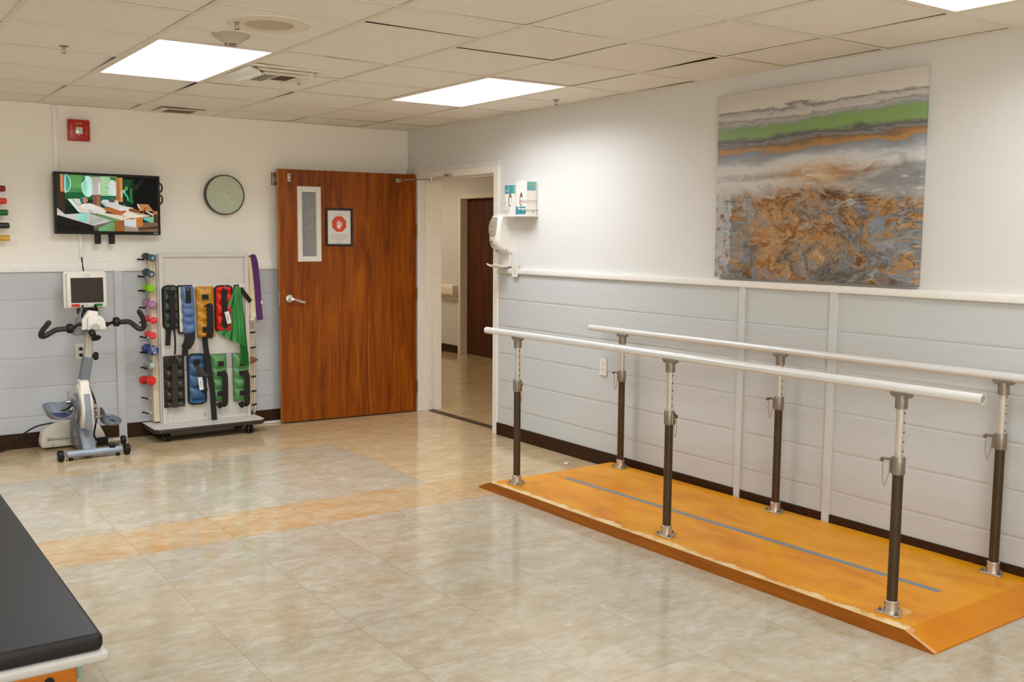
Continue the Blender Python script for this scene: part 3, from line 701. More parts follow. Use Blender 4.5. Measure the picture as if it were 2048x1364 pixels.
# small register by the back wall
t = thing('ceiling_register', 'narrow slotted ceiling air register close to the back wall', 'air vent', (-2.0, -.18, H))
g = G(); g.box((-2.16, -.33, H-.008), (-1.84, -.06, H-.0045), .002); obj('plate', g, M['grid'], t)
g = G()
for q in range(7): g.box((-2.1, -.28+q*.026, H-.010), (-1.9, -.268+q*.026, H-.0081))
obj('slot', g, plain('slot_shadow', (120, 104, 80), .7), t)
# round speaker
t = thing('ceiling_speaker', 'round white ceiling speaker with beige grille near the top edge', 'speaker', (-2.585, -3.44, H))
g = G(); g.lathe([(.105, 0), (.178, 0), (.176, .003), (.15, .005), (.105, .005)], (-2.585, -3.44, H), -Z, 40); obj('trim_ring', g, M['grid'], t)
g = G(); g.lathe([(0, .003), (.08, .004), (.105, .0055), (.105, 0), (0, 0)], (-2.585, -3.44, H), -Z, 40); obj('grille', g, plain('speaker_cloth', (196, 182, 152), .7, bump=.3, bscale=500), t)
# clear cup sensor hanging at the light's near edge
sc_ = V3((-2.638, -3.115, H))
t = thing('ceiling_sensor', 'translucent cup shaped detector hanging at near edge of left light panel', 'detector', sc_)
g = G(); g.lathe([(.088, 0), (.080, .010), (.062, .020), (.044, .034), (.034, .043), (.032, .041), (.042, .031), (.060, .017), (.078, .007), (.088, 0)], sc_, -Z, 26)
clear = NT('clear_plastic'); clear.out(lin((240, 234, 222)), .35, **{'Transmission Weight': .75, 'IOR': 1.08}); obj('cup', g, clear.m, t)
g = G(); g.box(sc_-V3((.028, .012, .050)), sc_+V3((.028, .012, -.036)), .003); obj('sensor_body', g, M['alu'], t)
for q in (-.02, .02): g = G(); g.sphere(sc_+V3((q, -.012, -.044)), .006); obj('contact', g, M['chrome'], t)
# sprinkler heads
def sprinkler(loc):
    t = thing('sprinkler_head', '', 'sprinkler', loc, group='pendent sprinkler heads in the ceiling'); L = V3(loc)
    g = G(); g.lathe([(0, 0), (.022, 0), (.02, .004), (.009, .006), (0, .006)], L, -Z, 20); obj('escutcheon', g, M['alu'], t)
    g = G(); g.cyl(L-Z*.004, L-Z*.014, .007, .005, 12)
    for sx_ in (-1, 1): g.tube([L+V3((sx_*.005, 0, -.012)), L+V3((sx_*.008, 0, -.022)), L+V3((sx_*.003, 0, -.032))], .0018, 6)
    obj('body', g, M['alu'], t)
    g = G(); g.lathe([(0, .032), (.012, .032), (.013, .034), (0, .035)], L, -Z, 16); obj('deflector', g, M['alu'], t)
    return t
s0 = None
for loc, lb in (((-3.195, -2.36, H), 'leftmost sprinkler head, hanging by a dark open ceiling joint'), ((-2.716, -3.41, H), 'sprinkler head beside the round ceiling speaker'),
                ((-.185, -2.33, H), 'sprinkler head near the right wall, past the right light panel'), ((-1.895, -2.13, H), 'sprinkler head at the corner of the square air diffuser')):
    if s0 is None: s0 = sprinkler(loc); s0['label'] = lb
    else: q = copy_tree(s0); q.location = loc; q['label'] = lb

# ================================================================== BACK WALL
# fire alarm strobe
t = thing('fire_alarm', 'red square fire alarm strobe high on the back wall above the television', 'fire alarm', (-2.655, 0, 2.16))
g = G(); g.box((-2.727, -.045, 2.157), (-2.583, 0, 2.305), .008, 3); obj('housing', g, M['red'], t)
g = G(); g.box((-2.682, -.06, 2.202), (-2.634, -.045, 2.252), .005, 2); obj('strobe_lens', g, M['lens'], t)
g = G()
ml = plain('alarm_letter', (232, 150, 110), .5)
for xx in (-2.705, -2.608):
    g = G()
    for i, chh in enumerate('FIRE'): g.text(chh, .019, (xx, -.0455, 2.250-i*.0165), X, Z)
    obj('lettering', g, ml, t)
g = G(); g.box((-2.68, -.046, 2.268), (-2.634, -.0448, 2.286)); obj('rating_label', g, plain('alarm_label', (170, 84, 24), .5), t)
g = G(); g.box((-2.661, -.049, 2.19), (-2.655, -.045, 2.2), .001); obj('led', g, plain('led_yellow', (240, 200, 110), .4), t)
# cable raceways
g = G(); g.box((-2.823, -.016, 1.93), (-2.79, 0, H-.006), .004, 2); single('cable_raceway', g, M['trim'], 'white vertical cable raceway running from the ceiling to behind the television', 'cable cover', 'white cable raceways', (-2.806, 0, 1.93))
g = G(); g.box((-2.676, -.014, 1.335), (-2.652, 0, 1.62), .004, 2); single('cable_raceway', g, M['trim'], 'short white cable raceway below the television', 'cable cover', 'white cable raceways', (-2.664, 0, 1.335))
g = G(); a = V3((-2.664, -.018, 1.34)); g.tube(smooth_path([a, a+V3((.002, -.006, -.05)), a+V3((.006, -.016, -.12)), a+V3((.01, -.03, -.25))], 4), .0045, 8)
single('power_cord', g, M['black'], 'black cord dropping from the short raceway behind the cycle monitor', 'cord', loc=a)
# television on an arm
TVY = -.10
t = thing('television', 'wall mounted black flat television showing two people resting on loungers', 'television', (-2.46, 0, 1.5))
TL, TR, BL, BR = at(107, 343, TVY), at(320.5, 352, TVY), at(108.5, 467, TVY), at(319, 471, TVY)
TR.z -= 0; TU = (TR-TL+BR-BL).normalized(); TVV = (TL-BL+TR-BR).normalized(); TVV = (TVV-TU*TVV.dot(TU)).normalized(); TN = TU.cross(TVV)
TC = (TL+TR+BL+BR)/4; tw, th = ((TR-TL).length+(BR-BL).length)/2, ((TL-BL).length+(TR-BR).length)/2
if TN.y > 0: TN = -TN
g = G(); g.prism(rrect(tw, th, .008), TC-TN*.035, TU, TVV, TN, .03, .003, 1); obj('case', g, M['black'], t)
g = G(); b_ = .018
for q in ((-tw/2, -tw/2+b_, -th/2, th/2), (tw/2-b_, tw/2, -th/2, th/2), (-tw/2+b_, tw/2-b_, -th/2, -th/2+.024), (-tw/2+b_, tw/2-b_, th/2-b_, th/2)):
    g.obox(TC+TU*(q[0]+q[1])/2+TVV*(q[2]+q[3])/2+TN*.001, TU, TVV, TN, ((q[1]-q[0])/2, (q[3]-q[2])/2, .006), .002)
obj('bezel', g, M['black_gloss'], t)
g = G(); g.text('VIZIO', .014, TC+TU*(tw/2-.036)+TVV*(-th/2+.012)+TN*.0075, TU, TVV); obj('brand_mark', g, M['paper'], t)
PW, PH = tw-2*b_, th-b_-.024; PC = TC+TVV*.003
def pic(x, y):
    u = (x-105)/1670; yt = 98+u*58; yb = 1045+u*18
    return (max(-.5, min(.5, u-.5))*PW, max(-.5, min(.5, .5-(y-yt)/(yb-yt)))*PH)
def ell(cx, cy, rx, ry, n=22, a0=0, a1=360): return [(cx+rx*math.cos(math.radians(a0+(a1-a0)*k/n)), cy+ry*math.sin(math.radians(a0+(a1-a0)*k/n))) for k in range(n + (0 if a1-a0 == 360 else 1))]
def rc(x0, y0, x1, y1): return [(x0, y0), (x1, y0), (x1, y1), (x0, y1)]
PICS = [(rc(100, 80, 1790, 1080), (22, 44, 28)), (rc(240, 100, 1090, 500), (74, 138, 78)), (rc(330, 110, 520, 330), (96, 158, 84)), (rc(240, 400, 690, 560), (24, 96, 52)), (rc(240, 520, 690, 760), (14, 42, 26)),
 (rc(820, 130, 1090, 470), (164, 204, 152)), ([(960, 140), (1090, 140), (1090, 300)], (44, 120, 50)), (ell(225, 250, 115, 165), (210, 240, 225)), (ell(220, 250, 108, 155), (52, 160, 140)), (rc(232, 120, 262, 400), (150, 215, 200)),
 (ell(610, 300, 105, 178), (196, 238, 224)), (ell(560, 320, 42, 130), (160, 226, 206)), (ell(1020, 340, 78, 150), (218, 232, 224)), ([(500, 240), (560, 140), (575, 160), (530, 230)], (40, 90, 50)), ([(900, 300), (990, 352), (900, 318)], (110, 150, 90)), (rc(820, 455, 1080, 560), (16, 110, 84)),
 (rc(100, 90, 175, 700), (48, 42, 38)), (rc(168, 110, 232, 395), (186, 108, 58)), (rc(130, 395, 235, 760), (62, 40, 30)), (rc(180, 110, 200, 385), (220, 150, 100)),
 (rc(680, 140, 822, 445), (190, 180, 170)), (rc(780, 240, 815, 440), (226, 222, 216)), (rc(682, 440, 822, 650), (128, 86, 62)), (rc(740, 450, 800, 630), (150, 104, 76)),
 (rc(1182, 140, 1790, 760), (9, 8, 8)), (rc(1072, 148, 1184, 600), (186, 126, 66)), (rc(1105, 150, 1122, 600), (150, 94, 44)), (rc(1150, 150, 1166, 600), (216, 164, 104)), (ell(1165, 430, 12, 60), (190, 220, 220)),
 ([(1184, 170), (1290, 170), (1380, 260), (1340, 640), (1184, 640)], (18, 44, 26)), ([(1190, 180), (1370, 180), (1300, 330), (1200, 300)], (30, 66, 36)), (ell(1245, 330, 26, 40), (96, 156, 70)), ([(1300, 330), (1350, 330), (1335, 560), (1300, 560)], (40, 120, 60)), ([(1190, 370), (1240, 400), (1290, 500), (1270, 520), (1200, 420)], (60, 176, 120)), (ell(1205, 380, 20, 30), (150, 226, 226)), ([(1250, 520), (1265, 470), (1285, 560)], (70, 190, 110)), ([(1320, 560), (1370, 510), (1350, 590)], (30, 110, 60)),
 ([(1370, 300), (1500, 180), (1540, 200), (1400, 380)], (38, 38, 36)),
 (rc(240, 640, 470, 750), (12, 26, 16)), (rc(820, 560, 1200, 660), (14, 40, 30)), ([(1184, 590), (1240, 610), (1184, 605)], (60, 180, 220)),
 ([(1418, 588), (1612, 594), (1706, 712), (1462, 700)], (206, 142, 76)), ([(1418, 588), (1440, 590), (1490, 712), (1462, 712)], (222, 214, 200)), ([(1480, 650), (1630, 650), (1640, 660), (1480, 660)], (150, 92, 44)), (rc(1690, 710, 1790, 770), (176, 112, 58)),
 # second lounger
 ([(815, 560), (850, 520), (1100, 530), (1112, 600), (900, 640)], (206, 206, 200)), ([(820, 580), (860, 570), (930, 650), (880, 640)], (130, 196, 196)), ([(860, 560), (1000, 560), (1180, 620), (1364, 660), (1270, 712), (1080, 690), (930, 640)], (222, 216, 206)), (ell(1000, 530, 46, 36), (126, 84, 62)), (ell(966, 526, 24, 34), (56, 92, 90)), (rc(990, 545, 1040, 562), (40, 28, 24)),
 ([(1000, 690), (1280, 700), (1640, 785), (1360, 836), (1180, 800)], (226, 214, 192)), ([(1276, 668), (1360, 668), (1450, 700), (1460, 740), (1380, 742), (1280, 712)], (138, 78, 40)), ([(1446, 670), (1468, 662), (1472, 750), (1450, 765)], (120, 62, 30)), ([(1500, 740), (1560, 650), (1574, 660), (1540, 752)], (126, 62, 30)), ([(1400, 750), (1600, 780), (1590, 790), (1390, 762)], (176, 116, 56)),
 ([(1340, 832), (1640, 786), (1620, 810), (1400, 850)], (192, 136, 74)),
 ([(1560, 716), (1600, 712), (1730, 780), (1710, 806)], (206, 204, 196)), (rc(1700, 768, 1790, 940), (84, 56, 36)), ([(1512, 830), (1702, 800), (1702, 936), (1560, 870)], (124, 192, 154)), ([(1512, 830), (1600, 822), (1590, 850), (1540, 862)], (70, 200, 226)),
 # first lounger
 ([(275, 515), (345, 510), (505, 752), (446, 736)], (222, 220, 212)), ([(360, 505), (470, 512), (500, 600), (420, 606)], (224, 218, 206)), ([(345, 512), (365, 510), (520, 740), (505, 752)], (116, 178, 140)), ([(420, 612), (520, 610), (560, 750), (500, 740)], (226, 204, 176)),
 ([(488, 600), (560, 586), (650, 584), (760, 632), (850, 660), (930, 712), (860, 752), (700, 760), (640, 752), (500, 744)], (222, 214, 202)), ([(590, 700), (640, 690), (700, 742), (640, 752)], (196, 184, 166)), ([(490, 610), (560, 600), (600, 660), (500, 660)], (236, 230, 220)),
 (ell(548, 530, 50, 50), (208, 142, 98)), (ell(502, 532, 26, 50), (56, 110, 116)), (ell(590, 540, 12, 18), (214, 150, 110)), (rc(540, 520, 560, 528), (140, 80, 60)),
 ([(690, 764), (800, 735), (1340, 816), (1190, 872), (1130, 868)], (226, 216, 196)), ([(682, 770), (740, 752), (1120, 856), (1150, 880), (1100, 896), (960, 880)], (112, 150, 98)), ([(1100, 880), (1340, 818), (1300, 850), (1180, 884)], (200, 146, 84)),
 ([(826, 656), (970, 650), (1140, 712), (1216, 698), (1236, 716), (1164, 774), (1060, 768), (900, 712)], (188, 106, 56)), ([(900, 712), (1060, 768), (1050, 776), (880, 712)], (130, 66, 30)), ([(1010, 756), (1060, 760), (1240, 806), (1190, 806)], (184, 126, 66)),
 (rc(1195, 905, 1790, 1075), (118, 90, 66)), (rc(1195, 970, 1430, 1075), (160, 146, 128)), ([(1430, 1000), (1770, 960), (1790, 1010), (1430, 1030)], (84, 62, 44)), ([(1195, 862), (1396, 842), (1396, 992), (1195, 962)], (214, 212, 208)), ([(1396, 840), (1514, 826), (1514, 962), (1396, 992)], (192, 122, 56)),
 ([(105, 664), (230, 770), (105, 790)], (206, 200, 190)), ([(105, 782), (600, 748), (985, 884), (684, 962)], (200, 200, 192)), ([(436, 764), (606, 752), (580, 920), (424, 868)], (158, 226, 206)), ([(630, 800), (860, 850), (700, 940), (600, 930)], (182, 180, 170)), ([(105, 790), (684, 962), (690, 1075), (105, 1075)], (22, 16, 12)), ([(684, 962), (985, 886), (960, 920), (760, 1000), (690, 1030)], (120, 112, 100)),
 ([(690, 1020), (770, 990), (760, 1075), (690, 1075)], (84, 76, 66)), ([(760, 1000), (1000, 892), (1034, 904), (1034, 1080), (760, 1080)], (112, 164, 108)), ([(1030, 884), (1192, 870), (1192, 1085), (1030, 1085)], (162, 98, 44))]
bm = bmesh.new(); lay = bm.loops.layers.color.new('pic')
r_ = random.Random(3)
for i, (poly, cc) in enumerate(PICS):
    pts = [pic(*p) for p in poly]
    vs = [bm.verts.new(PC+TU*p[0]+TVV*p[1]+TN*(.0005+i*.00006)) for p in pts]
    try: f = bm.faces.new(vs)
    except ValueError: continue
    for lp in f.loops:
        kx = 1+r_.uniform(-.1, .1); lp[lay] = tuple(min(1, (x/255)*kx) for x in cc)+(1,)
g = G(); g.bm.free(); g.bm = bm
bmesh.ops.recalc_face_normals(bm, faces=list(bm.faces))
tvm = NT('screen_picture'); va = tvm.n('ShaderNodeVertexColor'); va.layer_name = 'pic'
nz = tvm.noise(tvm.coord(), 70, 5, .7); colr = tvm.mix(tvm.math('MULTIPLY', nz, .35), va.outputs[0], (0, 0, 0, 1))
tvm.out((.004, .004, .004, 1), .3, Emission_Color=colr, Emission_Strength=1.1, Specular_IOR_Level=.12)
obj('screen', g, tvm.m, t, sharp=None)
for px in (195.5, 223.5): g = G(); c = at(px, 478, TVY+.02); g.box(c-V3((.020, .012, .035)), c+V3((.020, .012, .032)), .003); obj('mount_tab', g, M['black'], t)
g = G(); g.box((-2.58, -.02, 1.6), (-2.32, 0, 1.82), .003); g.box((-2.49, TVY+.035, 1.62), (-2.42, -.02, 1.80), .004); obj('wall_bracket', g, M['black'], t)
g = G(); c0 = at(320, 372, TVY+.01)
for a in (0, .085): g.tube(smooth_path([c0+V3((-.006, 0, .02-a)), c0+V3((.012, 0, .005-a)), c0+V3((.012, 0, -.03-a)), c0+V3((-.006, 0, -.05-a))], 4), .006, 8)
obj('side_cable', g, M['black'], t)
# clock
CC = V3((-1.622, 0, 1.811))
t = thing('wall_clock', 'round wall clock with pale green face and dark rim between television and door', 'clock', CC)
g = G(); g.lathe([(0, 0), (.153, 0), (.153, .048), (.150, .052), (.146, .052), (.144, .046), (.144, .03), (0, .03)], CC, -Y, 64); obj('rim', g, M['bronze'], t)
g = G(); g.lathe([(0, .0305), (.1435, .0305), (.1435, .034), (0, .034)], CC, -Y, 64); obj('dial', g, M['green_face'], t)
g = G(); g.lathe([(.1405, .0342), (.1445, .0342), (.1445, .047), (.1405, .0355)], CC, -Y, 64); obj('inner_ring', g, M['paper'], t)
for h in range(1, 13):
    g = G(); a = math.radians(90-30*h); g.text(str(h), .034, CC+V3((math.cos(a)*.108, -.0346, math.sin(a)*.108)), X, Z)
    obj('numeral', g, M['clock_num'], t)
def hand(ang, ln, w, y):
    a = math.radians(90-ang); d = V3((math.cos(a), 0, math.sin(a))); n = V3((-d.z, 0, d.x)); g = G()
    g.prism([(-.018, -w/2), (ln, -w/2*.6), (ln, w/2*.6), (-.018, w/2)], CC+V3((0, y, 0)), d, n, -Y, .0012); return g
obj('hour_hand', hand(102, .066, .0052, -.037), plain('hand_silver', (226, 226, 208), .4), t); obj('minute_hand', hand(139, .098, .0045, -.040), plain('hand_silver2', (240, 240, 228), .4), t)
g = G(); g.cyl(CC-Y*.034, CC-Y*.043, .005); obj('pivot', g, M['paper'], t)
# weighted bars on a wall rack at the left edge
BARS = [(377, 10.5, (128, 12, 14), 'dark red'), (402, 13, (226, 52, 20), 'orange red'), (425, 16, (16, 104, 28), 'green'), (451, 19, (40, 34, 30), 'black'), (476, 20, (214, 164, 66), 'yellow ochre')]
zz = [at(0, p[0], -.075).z for p in BARS]
t = thing('bar_rack', 'wall rack holding the coloured exercise bars, past the left photo edge', 'rack', (-3.5, 0, 1.4))
g = G(); g.box((-3.56, -.02, 1.4), (-3.46, 0, 1.9), .003); obj('back_plate', g, M['lam'], t)
for z in zz:
    g = G(); g.box((-3.53, -.102, z-.032), (-3.49, -.02, z-.022), .002); g.box((-3.53, -.108, z-.032), (-3.49, -.098, z), .002); obj('peg', g, M['maple'], t)
for (py, px, c, nm), z in zip(BARS, zz):
    e = at(px, py, -.075); r = .0205; L0 = V3((-3.95, -.075, z))
    g = G(); n_ = [(0, 0), (r*.8, 0), (r, .006)] + [(r, e.x+3.95-.012), (r*.93, e.x+3.95-.004), (r*.7, e.x+3.95), (0, e.x+3.95)]
    g.lathe(n_, L0, X, 20)
    single('exercise_bar', g, plain('foam_'+nm.replace(' ', '_'), c, .35, var=.08), nm + ' foam exercise bar on the wall at the left edge' , 'exercise bar', 'coloured exercise bars on the wall', L0)
# outlet behind the cycle
def outlet(name, c, u, n, label, group, kind='duplex', plug=False):
    c, u, n = V3(c), V3(u), V3(n)
    t = thing(name, label, 'outlet', c, group=group)
    g = G(); g.prism(rrect(.071, .115, .006), c, u, Z, n, .006, .0015); obj('cover_plate', g, M['white_pl'], t)
    if kind == 'duplex':
        for dz in (.02, -.02):
            g = G(); g.prism(rrect(.033, .03, .008), c+Z*dz+n*.006, u, Z, n, .0015, .0004); rec = obj('receptacle', g, M['white_pl'], t)
            for du in (-.0065, .0065): g = G(); g.prism([(-.0013, -.004), (.0013, -.004), (.0013, .004), (-.0013, .004)], c+Z*(dz+.004)+u*du+n*.0076, u, Z, n, .0005); obj('slot', g, M['hole'], rec)
            g = G(); g.prism(ngon(8, .0026), c+Z*(dz-.007)+n*.0076, u, Z, n, .0005); obj('ground_hole', g, M['hole'], rec)
    else:
        g = G(); g.prism(rrect(.011, .024, .002), c+n*.006, u, Z, n, .004, .001); obj('toggle', g, M['white_pl'], t)
        for dz in (.03, -.03, .0): g = G(); g.prism(ngon(8, .003), c+Z*dz+n*(.006 if dz else .0098), u, Z, n, .001); obj('screw', g, M['brass'], t)
    if plug:
        for dz in (.02, -.026): g = G(); g.cyl(c+Z*dz+n*.006, c+Z*dz+n*.035, .013, .01, 12); obj('plug', g, M['black'], t)
    return t
outlet('wall_outlet', (-2.695, -.0125, .664), X, -Y, 'white outlet with plugs low on the back wall behind the exercise cycle', 'white wall outlets', plug=True)
outlet('wall_outlet', (-.0125, -2.652, .66), -Y, -X, 'white duplex outlet on the siding between the two handrails', 'white wall outlets')
outlet('switch_plate', (-.028, -1.655, 1.272), -Y, -X, 'white plate across the chair rail below the glove boxes', None, kind='toggle')
# wall box behind the monitor
g = G(); g.box((-2.80, -.05, 1.175), (-2.63, -.0, 1.236), .005, 2); single('surface_box', g, M['cream_pl'], 'white surface wiring box on the back wall behind the cycle monitor', 'wiring box', loc=(-2.71, 0, 1.175))

# ================================================================== EXERCISE CYCLE
t = thing('exercise_cycle', 'grey and white arm and leg exercise cycle with monitor by the back wall', 'exercise bike', (-2.76, -.35, 0))
g = G()                                                  # front bar with wheels
g.cyl((-2.925, -.6, .042), (-2.575, -.6, .042), .024, None, 20); obj('front_bar', g, M['blue_bar'], t)
for x_ in (-2.962, -2.54):
    g = G(); g.lathe([(0, -.02), (.026, -.02), (.037, -.014), (.037, .014), (.026, .02), (0, .02)], (x_, -.6, .038), X, 24); wobj = obj('wheel', g, M['black'], t)
    g = G(); g.lathe([(0, -.0225), (.013, -.0215), (.013, .0215), (0, .0225)], (x_, -.6, .038), X, 16); obj('hub_cap', g, M['grey_pl'], wobj)
g = G()
for x_ in (-2.9, -2.6): g.cyl((x_, -.60, .0), (x_, -.60, .02), .014, None, 12)
g.box((-2.655, -.62, .055), (-2.615, -.575, .085), .006); obj('rubber_foot', g, M['black'], t)
g = G(); g.cyl((-2.72, -.24, .035), (-2.50, -.24, .035), .022, None, 16); obj('rear_bar', g, M['worn'], t)
g = G(); g.lathe([(0, -.014), (.03, -.014), (.032, 0), (.03, .014), (0, .014)], (-2.475, -.24, .032), X, 20); obj('rear_wheel', g, M['black'], t)
# white motor housing, two shells
hs = [(-.23, .0), (-.235, .05), (-.222, .10), (-.19, .145), (-.13, .168), (-.02, .17), (-.02, .0)]
g = G(); g.prism(hs, (-2.77, -.16, .012), X, Z, Y, .115, .012, 3); shell = obj('motor_cover', g, M['cream_pl'], t)
g = G(); g.prism([(-.02, 0), (-.02, .17), (.09, .165), (.135, .12), (.16, .07), (.18, .0)], (-2.745, -.16, .012), X, Z, Y, .115, .012, 3); obj('motor_cover', g, M['cream_pl'], t)
g = G(); g.text('OmniCycle', .026, (-2.885, -.1612, .07), X, Z); g.tube([V3((-2.953+.010*math.cos(a*.5), -.1612, .07+.010*math.sin(a*.5))) for a in range(13)], .0016, 6); g.tube([V3((-2.958, -.1612, .072)), V3((-2.953, -.1612, .066)), V3((-2.946, -.1612, .076))], .0014, 6); obj('lettering', g, M['dark_ink'], shell)
g = G(); g.cyl((-2.93, -.161, .03), (-2.93, -.163, .03), .004, None, 10); obj('screw', g, M['dark_ink'], shell)
# sloping leg from body to front bar
g = G(); g.prism([(-.20, .30), (-.36, .27), (-.60, .035), (-.57, .02), (-.16, .03)], (-2.815, 0, 0), Y, Z, X, .085, .006, 2); leg = obj('frame_leg', g, M['grey_met'], t)
g = G(); g.box((-2.8165, -.36, .11), (-2.8145, -.31, .15)); g.box((-2.8165, -.40, .06), (-2.8145, -.36, .10)); obj('sticker', g, M['grey_edge'], leg)
# disc body
bc = V3((-2.765, -.385, .315))
def disc_prof(sx=1., n=36):
    out = []
    for k_ in range(n):
        a = 2*PI*k_/n; r = .155; y_, z_ = math.cos(a)*r*.92, math.sin(a)*r*1.02
        if z_ > 0: z_ *= 1.08; y_ *= (1-.35*max(0, z_/.16)**2)
        out.append((y_*sx, z_*sx))
    return out
g = G(); g.prism(disc_prof(), bc-X*.038, Y, Z, X, .076, .012, 3)
g.prism([(-.115, .0), (-.06, .19), (.02, .20), (.07, .0)], bc-X*.03, Y, Z, X, .06, .008, 2); body = obj('drive_housing', g, M['cream_pl'], t)
g = G(); g.prism([(-.16, -.13), (-.166, .0), (-.125, .11), (-.118, .11), (-.158, .0), (-.152, -.13)], bc-X*.018, Y, Z, X, .036, .001); obj('stripe', g, M['grey_pl'], body)
g = G(); pr = [(p[0]*.6, p[1]*.62+.0) for p in disc_prof()]; g.prism(pr, bc-X*.052, Y, Z, X, .014, .004, 2); ring = obj('side_ring', g, M['grey_met'], body)
g = G(); g.prism([(p[0]*.42, p[1]*.46) for p in disc_prof()], bc-X*.055, Y, Z, X, .004, .001); obj('ring_panel', g, M['cream_pl'], ring)
g = G(); g.prism([(p[0]*.6, p[1]*.62) for p in disc_prof()], bc+X*.038, Y, Z, X, .014, .004, 2); obj('side_ring', g, M['grey_met'], body)
# column
P0, P1, P2, P3 = V3((-2.772, -.375, .40)), V3((-2.755, -.375, .50)), V3((-2.722, -.365, .66)), V3((-2.705, -.355, .84))
def colseg(g, a, b, w, d, bev=.004):
    ax = (b-a).normalized(); xx = (X-ax*X.dot(ax)).normalized(); yy = ax.cross(xx); g.obox((a+b)/2, xx, yy, ax, (w/2, d/2, (b-a).length/2), bev)
g = G(); colseg(g, V3((-2.782, -.33, .30)), P1+Z*.01, .064, .07); colseg(g, P1, P2, .06, .07); obj('lower_column', g, M['grey_met'], t)
g = G(); colseg(g, P2-(P3-P2)*.05, P3, .05, .055); obj('upper_column', g, M['worn'], t)
g = G(); c = V3((-2.686, -.38, .667)); g.lathe([(.01, -.03), (.012, .0), (.027, .004), (.03, .016), (.024, .028), (0, .03)], c, V3((.9, -.45, 0)), 20); obj('height_knob', g, M['black'], t)
# cranks and foot cups
def foot_cup(sgn, c, ax, ay, hin, hout, hfront, hback, flare, tilt):
    "moulded foot shell; sgn -1 left, +1 right; tallest wall on the crank side"
    Rm = Matrix.Rotation(tilt, 3, 'Y'); c = V3(c)
    def fn(u, v):
        a = 2*PI*u; ca, sa = math.cos(a), math.sin(a); k_ = ca*-sgn           # k_ = 1 on the crank side
        w1, w2, w3, w4 = max(0, k_)**2, max(0, -k_)**2, max(0, -sa)**2, max(0, sa)**2
        h = hin*w1+hout*w2+hfront*w3+hback*w4
        ex = abs(ca)**.75*math.copysign(1, ca); ey = abs(sa)**.75*math.copysign(1, sa)
        if v < .6: f, z_ = v/.6, .012*(v/.6)**4
        else: q = (v-.6)/.4; f, z_ = 1+flare*q*(1.6 if k_ < 0 else .5), .012+h*q
        return c + Rm @ V3((ex*ax*f, ey*ay*f, z_))
    g = G(); g.surf(fn, 48, 14, (0, 0, -.009)); cup = obj('foot_cup', g, M['grey_pl'], t, 50)
    g = G(); g.surf(lambda u, v: c + Rm @ V3(((u-.5)*ax*1.3, (v-.5)*ay*1.5, .0145)), 2, 4, (0, 0, -.004)); obj('sole_pad', g, plain('blue_pad', (60, 64, 110), .7), cup)
    g = G(); g.ribbon(smooth_path([c+Rm @ V3((-sgn*ax*.98, .03, hin*.75)), c+Rm @ V3((-sgn*ax*.6, .02, .05)), c+Rm @ V3((-sgn*ax*.1, .02, .04))], 4), Y, .04, .006); obj('foot_strap', g, M['blackfab'], cup)
    return cup
foot_cup(-1, (-2.922, -.42, .268), .078, .125, .108, .062, .008, .07, .22, math.radians(3)); foot_cup(1, (-2.602, -.41, .195), .056, .12, .098, .022, .012, .03, .1, math.radians(4))
g = G(); g.cyl((-2.825, -.385, .315), (-2.845, -.385, .315), .022, None, 16); g.box((-2.85, -.40, .30), (-2.838, -.365, .375), .004); g.cyl((-2.875, -.385, .36), (-2.838, -.385, .36), .012, None, 12); g.cyl((-2.87, -.40, .31), (-2.84, -.40, .31), .010, None, 12); g.cyl((-2.86, -.40, .385), (-2.868, -.40, .44), .006, None, 8); obj('crank', g, M['chrome'], t)
g = G(); g.cyl((-2.705, -.385, .315), (-2.685, -.385, .315), .022, None, 16); g.box((-2.69, -.40, .23), (-2.678, -.37, .335), .004); g.cyl((-2.695, -.40, .245), (-2.655, -.40, .245), .013, None, 12); g.cyl((-2.70, -.42, .29), (-2.68, -.42, .29), .016, None, 12); obj('crank', g, M['chrome'], t)
# head
g = G(); g.prism([(-.055, -.052), (-.057, .03), (-.048, .046), (.03, .05), (.052, .03), (.062, -.01), (.064, -.05)], (-2.672, -.44, .898), X, Z, Y, .10, .012, 3); head = obj('head_housing', g, M['white_pl'], t)
g = G(); g.box((-2.715, -.4415, .855), (-2.65, -.4402, .884)); obj('rating_label', g, M['grey_edge'], head)
g = G(); g.box((-2.695, -.4425, .888), (-2.665, -.4405, .891)); obj('slot', g, M['dark_ink'], head)
g = G(); g.prism([(-.10, -.09), (-.075, .02), (-.02, .06), (.05, .06), (.05, -.05), (-.01, -.088)], (-2.70, -.35, .90), X, Z, Y, .09, .008, 2); obj('head_bracket', g, M['grey_pl'], t)
g = G(); g.prism([(-.06, -.05), (-.055, .02), (-.01, .085), (.05, .075), (.04, -.04)], (-2.70, -.405, .90), X, Z, Y, .06, .006, 2); obj('head_rear_cover', g, M['cream_pl'], t)
g = G(); c = V3((-2.683, -.46, .80)); g.lathe([(.008, -.05), (.009, -.01), (.03, -.006), (.033, .006), (.022, .014), (0, .015)], c, V3((.15, -.5, -.85)), 20); g.lathe([(.006, -.03), (.02, -.02), (.022, .0), (.014, .02), (0, .02)], V3((-2.706, -.45, .832)), V3((0, -.5, -.85)), 16); obj('adjuster_knob', g, M['black'], t)
